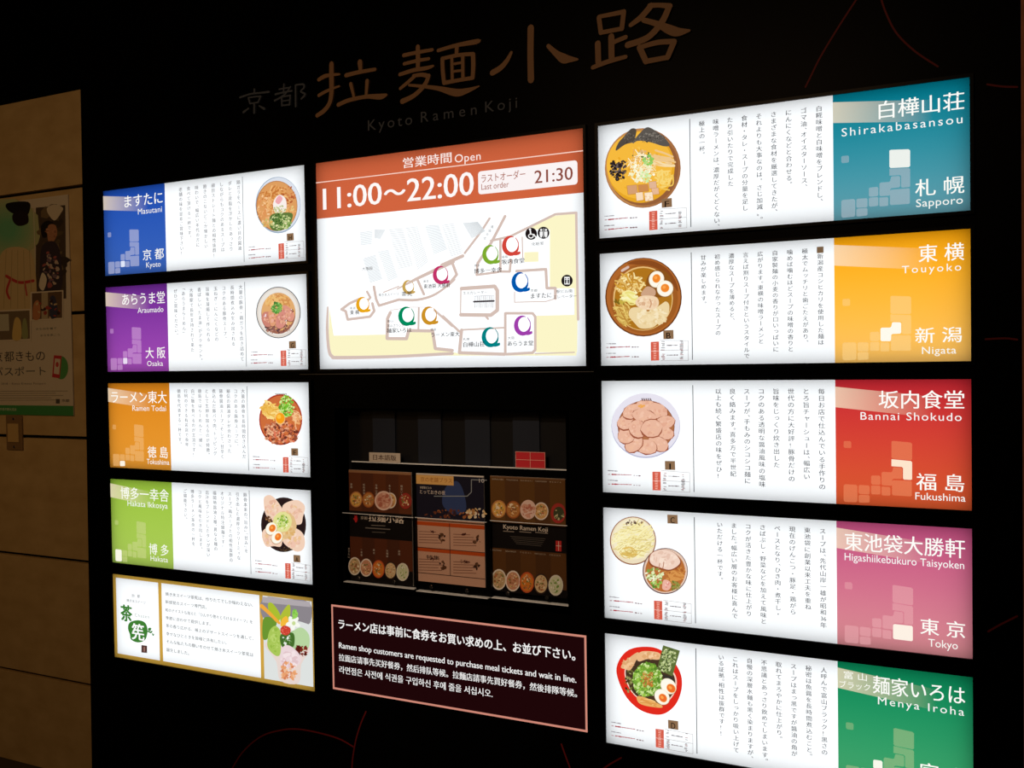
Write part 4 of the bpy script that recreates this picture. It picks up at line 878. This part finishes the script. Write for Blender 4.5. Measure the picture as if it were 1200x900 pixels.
def cover_c(A, xa, xb, zb, zt):
    A.rect(xa, xb, zb, zt, (16, 13, 14)); A.m = crop(535, 530, 4.737, .03); A.up(5e-5)
    
    for k in range(5): A.rect(xa + (xb - xa) * k / 5, xa + (xb - xa) * (k + 1) / 5, A.m(390, 400)[1], zt - .003, ((98, 66, 30), (86, 56, 30))[k % 2]); A.rect(xa + (xb - xa) * k / 5, xa + (xb - xa) * (k + 1) / 5, A.m(390, 745)[1], A.m(390, 545)[1], ((92, 60, 30), (80, 52, 28))[k % 2])
    A.rect(xa, xb, zt - .004, zt, (120, 90, 66))
    bowls5(A, (235, 315, 400, 470, 565), 315, 38, 46, 4); A.ell(398, 318, 44, 54, (230, 200, 190)); A.bits(398, 318, 38, 44, 24, 10, [(214, 160, 140), (190, 120, 100)]); A.ell(565, 340, 42, 54, (170, 56, 50)); A.ell(568, 340, 30, 38, (70, 74, 50)); A.bits(568, 340, 26, 32, 12, 8, [(200, 190, 150), (60, 90, 50)])
    bowls5(A, (236, 314, 392, 470, 552), 706, 38, 54, 8, False)
    for k, s_ in enumerate(('SHIRAKABA', 'TOUYOKO', 'BANNAI', 'TAISYOKEN', 'MENYA')): A.text(s_, (198 + k * 80, 152 + k * 4), (262 + k * 80, 155 + k * 4), 8, (190, 176, 160)); A.text(('MASUTANI', 'ARAUMADO', 'TODAI', 'IKKOSYA', 'CHASEN')[k], (190 + k * 82, 545 + k * 7), (250 + k * 82, 549 + k * 7), 8, (190, 176, 160))
    A.text('Kyoto Ramen Koji', (262, 425), (508, 440), 24, (215, 205, 195), off=.015); A.line([(262, 437), (320, 441)], 4, (150, 142, 136)); A.line([(352, 440), (415, 445)], 4, (150, 142, 136)); A.line([(440, 444), (508, 450)], 4, (150, 142, 136))
    for k in range(5): A.line([(300 + k * 8, 466 + k * 10), (495 - k * 6, 480 + k * 10)], 2.5, (96, 90, 86))
    A.poly((552, 490), (584, 492), (584, 550), (552, 548), col=(190, 50, 50)); A.line([(568, 495), (568, 545)], 3, (230, 200, 190)); A.line([(555, 518), (582, 520)], 3, (230, 200, 190))


leaflet('brochure', 'dark brochure with Japanese white title and ramen bowls, left pocket', crop(395, 530, 5.293, .03), dict(base=(270, 820), tl=(72, 108), br=(472, 832), draw=cover_a), 3)
leaflet('brochure', 'brochure with blue night picture over orange and pink boxes, middle pocket', crop(380, 430, 3.103, .03), dict(base=(460, 800), tl=(334, 386), br=(586, 803), draw=cover_b), 4)
leaflet('brochure', 'dark brochure with English white title and ramen bowls, right pocket', crop(535, 530, 4.737, .03), dict(base=(400, 800), tl=(186, 130), br=(612, 812), draw=cover_c), 5)
t = thing('label_card', 'small white card with Japanese text standing on the rack ledge', 'card', (1.1, .036, zledge))
xa, zt = px(432.5, 530, .034); xb, zb = px(469, 541, .034); zb = zledge + .003
MB().box(xa, xb, .034, .036, zb, zt).build('card', mat('card_white', (200, 190, 178), .7), t); A = Art(crop(380, 430, 3.103, .034), y=.0335); A.text('日本語版', (178, 338), (262, 341), 20, (90, 70, 60), off=.015); A.build('card_text', 'paper', t)
t = thing('label_card', 'small red card divided in four by white lines on the rack ledge', 'card', (1.6, .036, zledge))
xa, zt = px(604, 529, .034); xb, _ = px(639, 545, .034); zb = zledge + .003; mr = mat('card_red', (206, 34, 48), .6)
MB().box(xa, xb, .034, .036, zb, zt).build('card', mr, t); A = Art(y=.0335)
for q_ in ((xa, xb, zt - .0014, zt), (xa, xb, zb, zb + .0014), (xa, xa + .0014, zb, zt), (xb - .0014, xb, zb, zt), ((xa + xb) / 2 - .0008, (xa + xb) / 2 + .0008, zb, zt), (xa, xb, (zb + zt) / 2 - .0008, (zb + zt) / 2 + .0008)): A.rect(*q_, (236, 170, 160))
A.build('white_grid', 'paper', t)

# ------------------------------------------------------------------ poster and plate on the stone wall
q = crop(0, 180, 2.65, -.004); xr = -.178; xl = -.79; zt, zb = 2.122, 1.325
t = thing('kimono_poster', 'paper poster with kimono photographs and a green bottom strip on the stone wall', 'poster', (-.45, 0, zb))
MB().box(xl, xr, -.004, -.0008, zb, zt).build('poster_sheet', mat('poster_paper', (214, 206, 190), .5, .3), t)
A = Art(q, y=-.0045, seed=7); A.rect(xl, xr, zb, zb + .036, (70, 150, 84)); A.text('京都市観光協会', (0, 800), (52, 797), 9, (220, 230, 210)); A.build('green_strip', 'paper', t)
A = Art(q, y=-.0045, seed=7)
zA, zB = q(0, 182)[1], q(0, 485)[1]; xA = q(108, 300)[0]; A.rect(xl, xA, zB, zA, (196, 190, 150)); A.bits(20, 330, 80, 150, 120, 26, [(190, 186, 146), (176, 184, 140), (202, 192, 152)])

for k in range(9): f_ = k / 8; A.ell(25, 235, 100 - 74 * f_, 96 - 70 * f_, tuple(a_ + (b_ - a_) * f_ for a_, b_ in zip((176, 186, 140), (112, 184, 140))), n=28, jit=.05)  # green light reflection near the top, painted into the print as blended rings
A.rect(xA, xA + .003, zB, zA, (214, 206, 190))
A.blob([(22, 155), (88, 150), (92, 180), (75, 195), (30, 180)], (28, 24, 26)); A.blob([(40, 190), (60, 175), (85, 185), (88, 215), (60, 225), (42, 212)], (36, 26, 26)); A.blob([(0, 320), (60, 290), (105, 330), (105, 485), (0, 485)], (206, 186, 140)); A.line([(20, 380), (60, 400), (104, 395)], 9, (190, 66, 66), smooth=True); A.line([(34, 388), (22, 425), (30, 450)], 7, (190, 66, 66), smooth=True); A.line([(78, 402), (84, 440)], 5, (190, 80, 76))
for k in range(5): A.line([(20 + k * 18, 300), (12 + k * 22, 480)], 2, (178, 160, 116))
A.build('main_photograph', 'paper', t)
A = Art(q, y=-.0049, seed=8); A.poly((112, 168), (203, 160), (206, 450), (112, 455), col=(78, 66, 52)); A.bits(160, 300, 42, 130, 40, 16, [(96, 84, 60), (60, 52, 44), (120, 104, 76)])
A.blob([(128, 225), (150, 208), (172, 222), (168, 240), (135, 262)], (30, 24, 22)); A.blob([(150, 225), (172, 222), (178, 250), (165, 275), (150, 270)], (176, 128, 98)); A.bits(160, 246, 14, 18, 6, 6, [(150, 104, 80), (190, 140, 110)]); A.blob([(128, 300), (155, 272), (180, 285), (192, 340), (190, 420), (130, 425)], (58, 50, 60)); A.bits(158, 350, 26, 60, 40, 7, [(196, 180, 170), (120, 100, 120), (160, 90, 90)]); A.blob([(122, 410), (132, 370), (146, 390), (136, 425)], (220, 215, 200))
A.blob([(148, 168), (170, 158), (196, 168), (190, 185), (170, 208), (150, 186)], (214, 205, 185)); A.build('side_photograph', 'paper', t)
A = Art(q, y=-.0055, seed=8); A.poly((96, 430), (198, 424), (198, 514), (97, 520), col=(222, 214, 198)); A.poly((100, 434), (194, 428), (194, 510), (101, 515), col=(104, 84, 64)); A.poly((130, 432), (150, 431), (150, 513), (130, 514), col=(180, 168, 140)); A.blob([(105, 470), (118, 455), (126, 475), (124, 512), (104, 513)], (190, 130, 90)); A.blob([(156, 450), (172, 445), (180, 500), (158, 510)], (60, 64, 90)); A.bits(150, 480, 40, 30, 20, 7, [(200, 180, 140), (60, 40, 36), (160, 70, 60)])
A.poly((-20, 488), (97, 482), (98, 580), (-20, 584), col=(222, 214, 198)); A.poly((-20, 492), (93, 487), (94, 575), (-20, 580), col=(120, 106, 84)); A.blob([(45, 520), (55, 508), (66, 525), (66, 575), (40, 575)], (214, 190, 120)); A.poly((-20, 500), (28, 498), (30, 550), (-20, 552), col=(190, 190, 170)); A.blob([(72, 520), (82, 515), (88, 570), (70, 570)], (150, 160, 110))
A.build('inset_photographs', 'paper', t)
A = Art(q, y=-.0045); D_ = (72, 66, 60)
A.text('都きもの', (14, 646), (140, 644), 32, D_); A.text('京', (-24, 647), (8, 647), 32, D_); A.text('パスポート', (-20, 690), (142, 688), 27, (80, 84, 80)); A.text('KYOTO 2018 - Kyoto Kimono Passport', (-30, 718), (142, 716), 6, D_)
A.text('きものを着て', (112, 548), (176, 546), 7, (120, 130, 120)); A.text('まちを歩こう', (126, 568), (186, 566), 7, (120, 130, 120))
for k in range(5): A.line([(-10, 738 + k * 7), (210 - (k * 37) % 60, 737 + k * 7)], 1.6, (150, 144, 130))
A.text('京都', (192, 772), (216, 771), 9, D_); A.poly((174, 762), (186, 762), (186, 776), (174, 776), col=(90, 86, 80)); A.build('poster_lettering', 'paper', t, 'stuff')
A = Art(q, y=-.0045); A.ell(190, 665, 22, 36, (88, 160, 90)); A.poly((168, 626), (192, 628), (186, 698), (162, 694), col=(196, 60, 66)); A.poly((171, 636), (188, 638), (184, 686), (167, 683), col=(224, 214, 200)); A.ell(178, 655, 5, 8, (200, 80, 80)); A.build('phone_emblem', 'paper', t)
(xa, zt), (xb, zb) = px(5.5, 487, -.01), px(25, 528, -.01)
t = thing('wall_plate', 'small bronze rectangular plate on the stone joint below the poster', 'plate', ((xa + xb) / 2, 0, zb))
MB().box(xa, xb, -.006, 0, zb, zt).build('base_plate', M['bronze'], t, bevel=.0015); MB().box(xa + .014, xb - .014, -.011, -.006, zb + .03, zt - .03).build('cover', mat('brass_cover', (206, 176, 116), .35, .5), t, bevel=.0015)
for z in (zb + .012, zt - .012): MB().prism([((xa + xb) / 2 + .005 * math.cos(i * .785), z + .005 * math.sin(i * .785)) for i in range(8)], -.0075, -.006).build('screw', M['steel'], t)
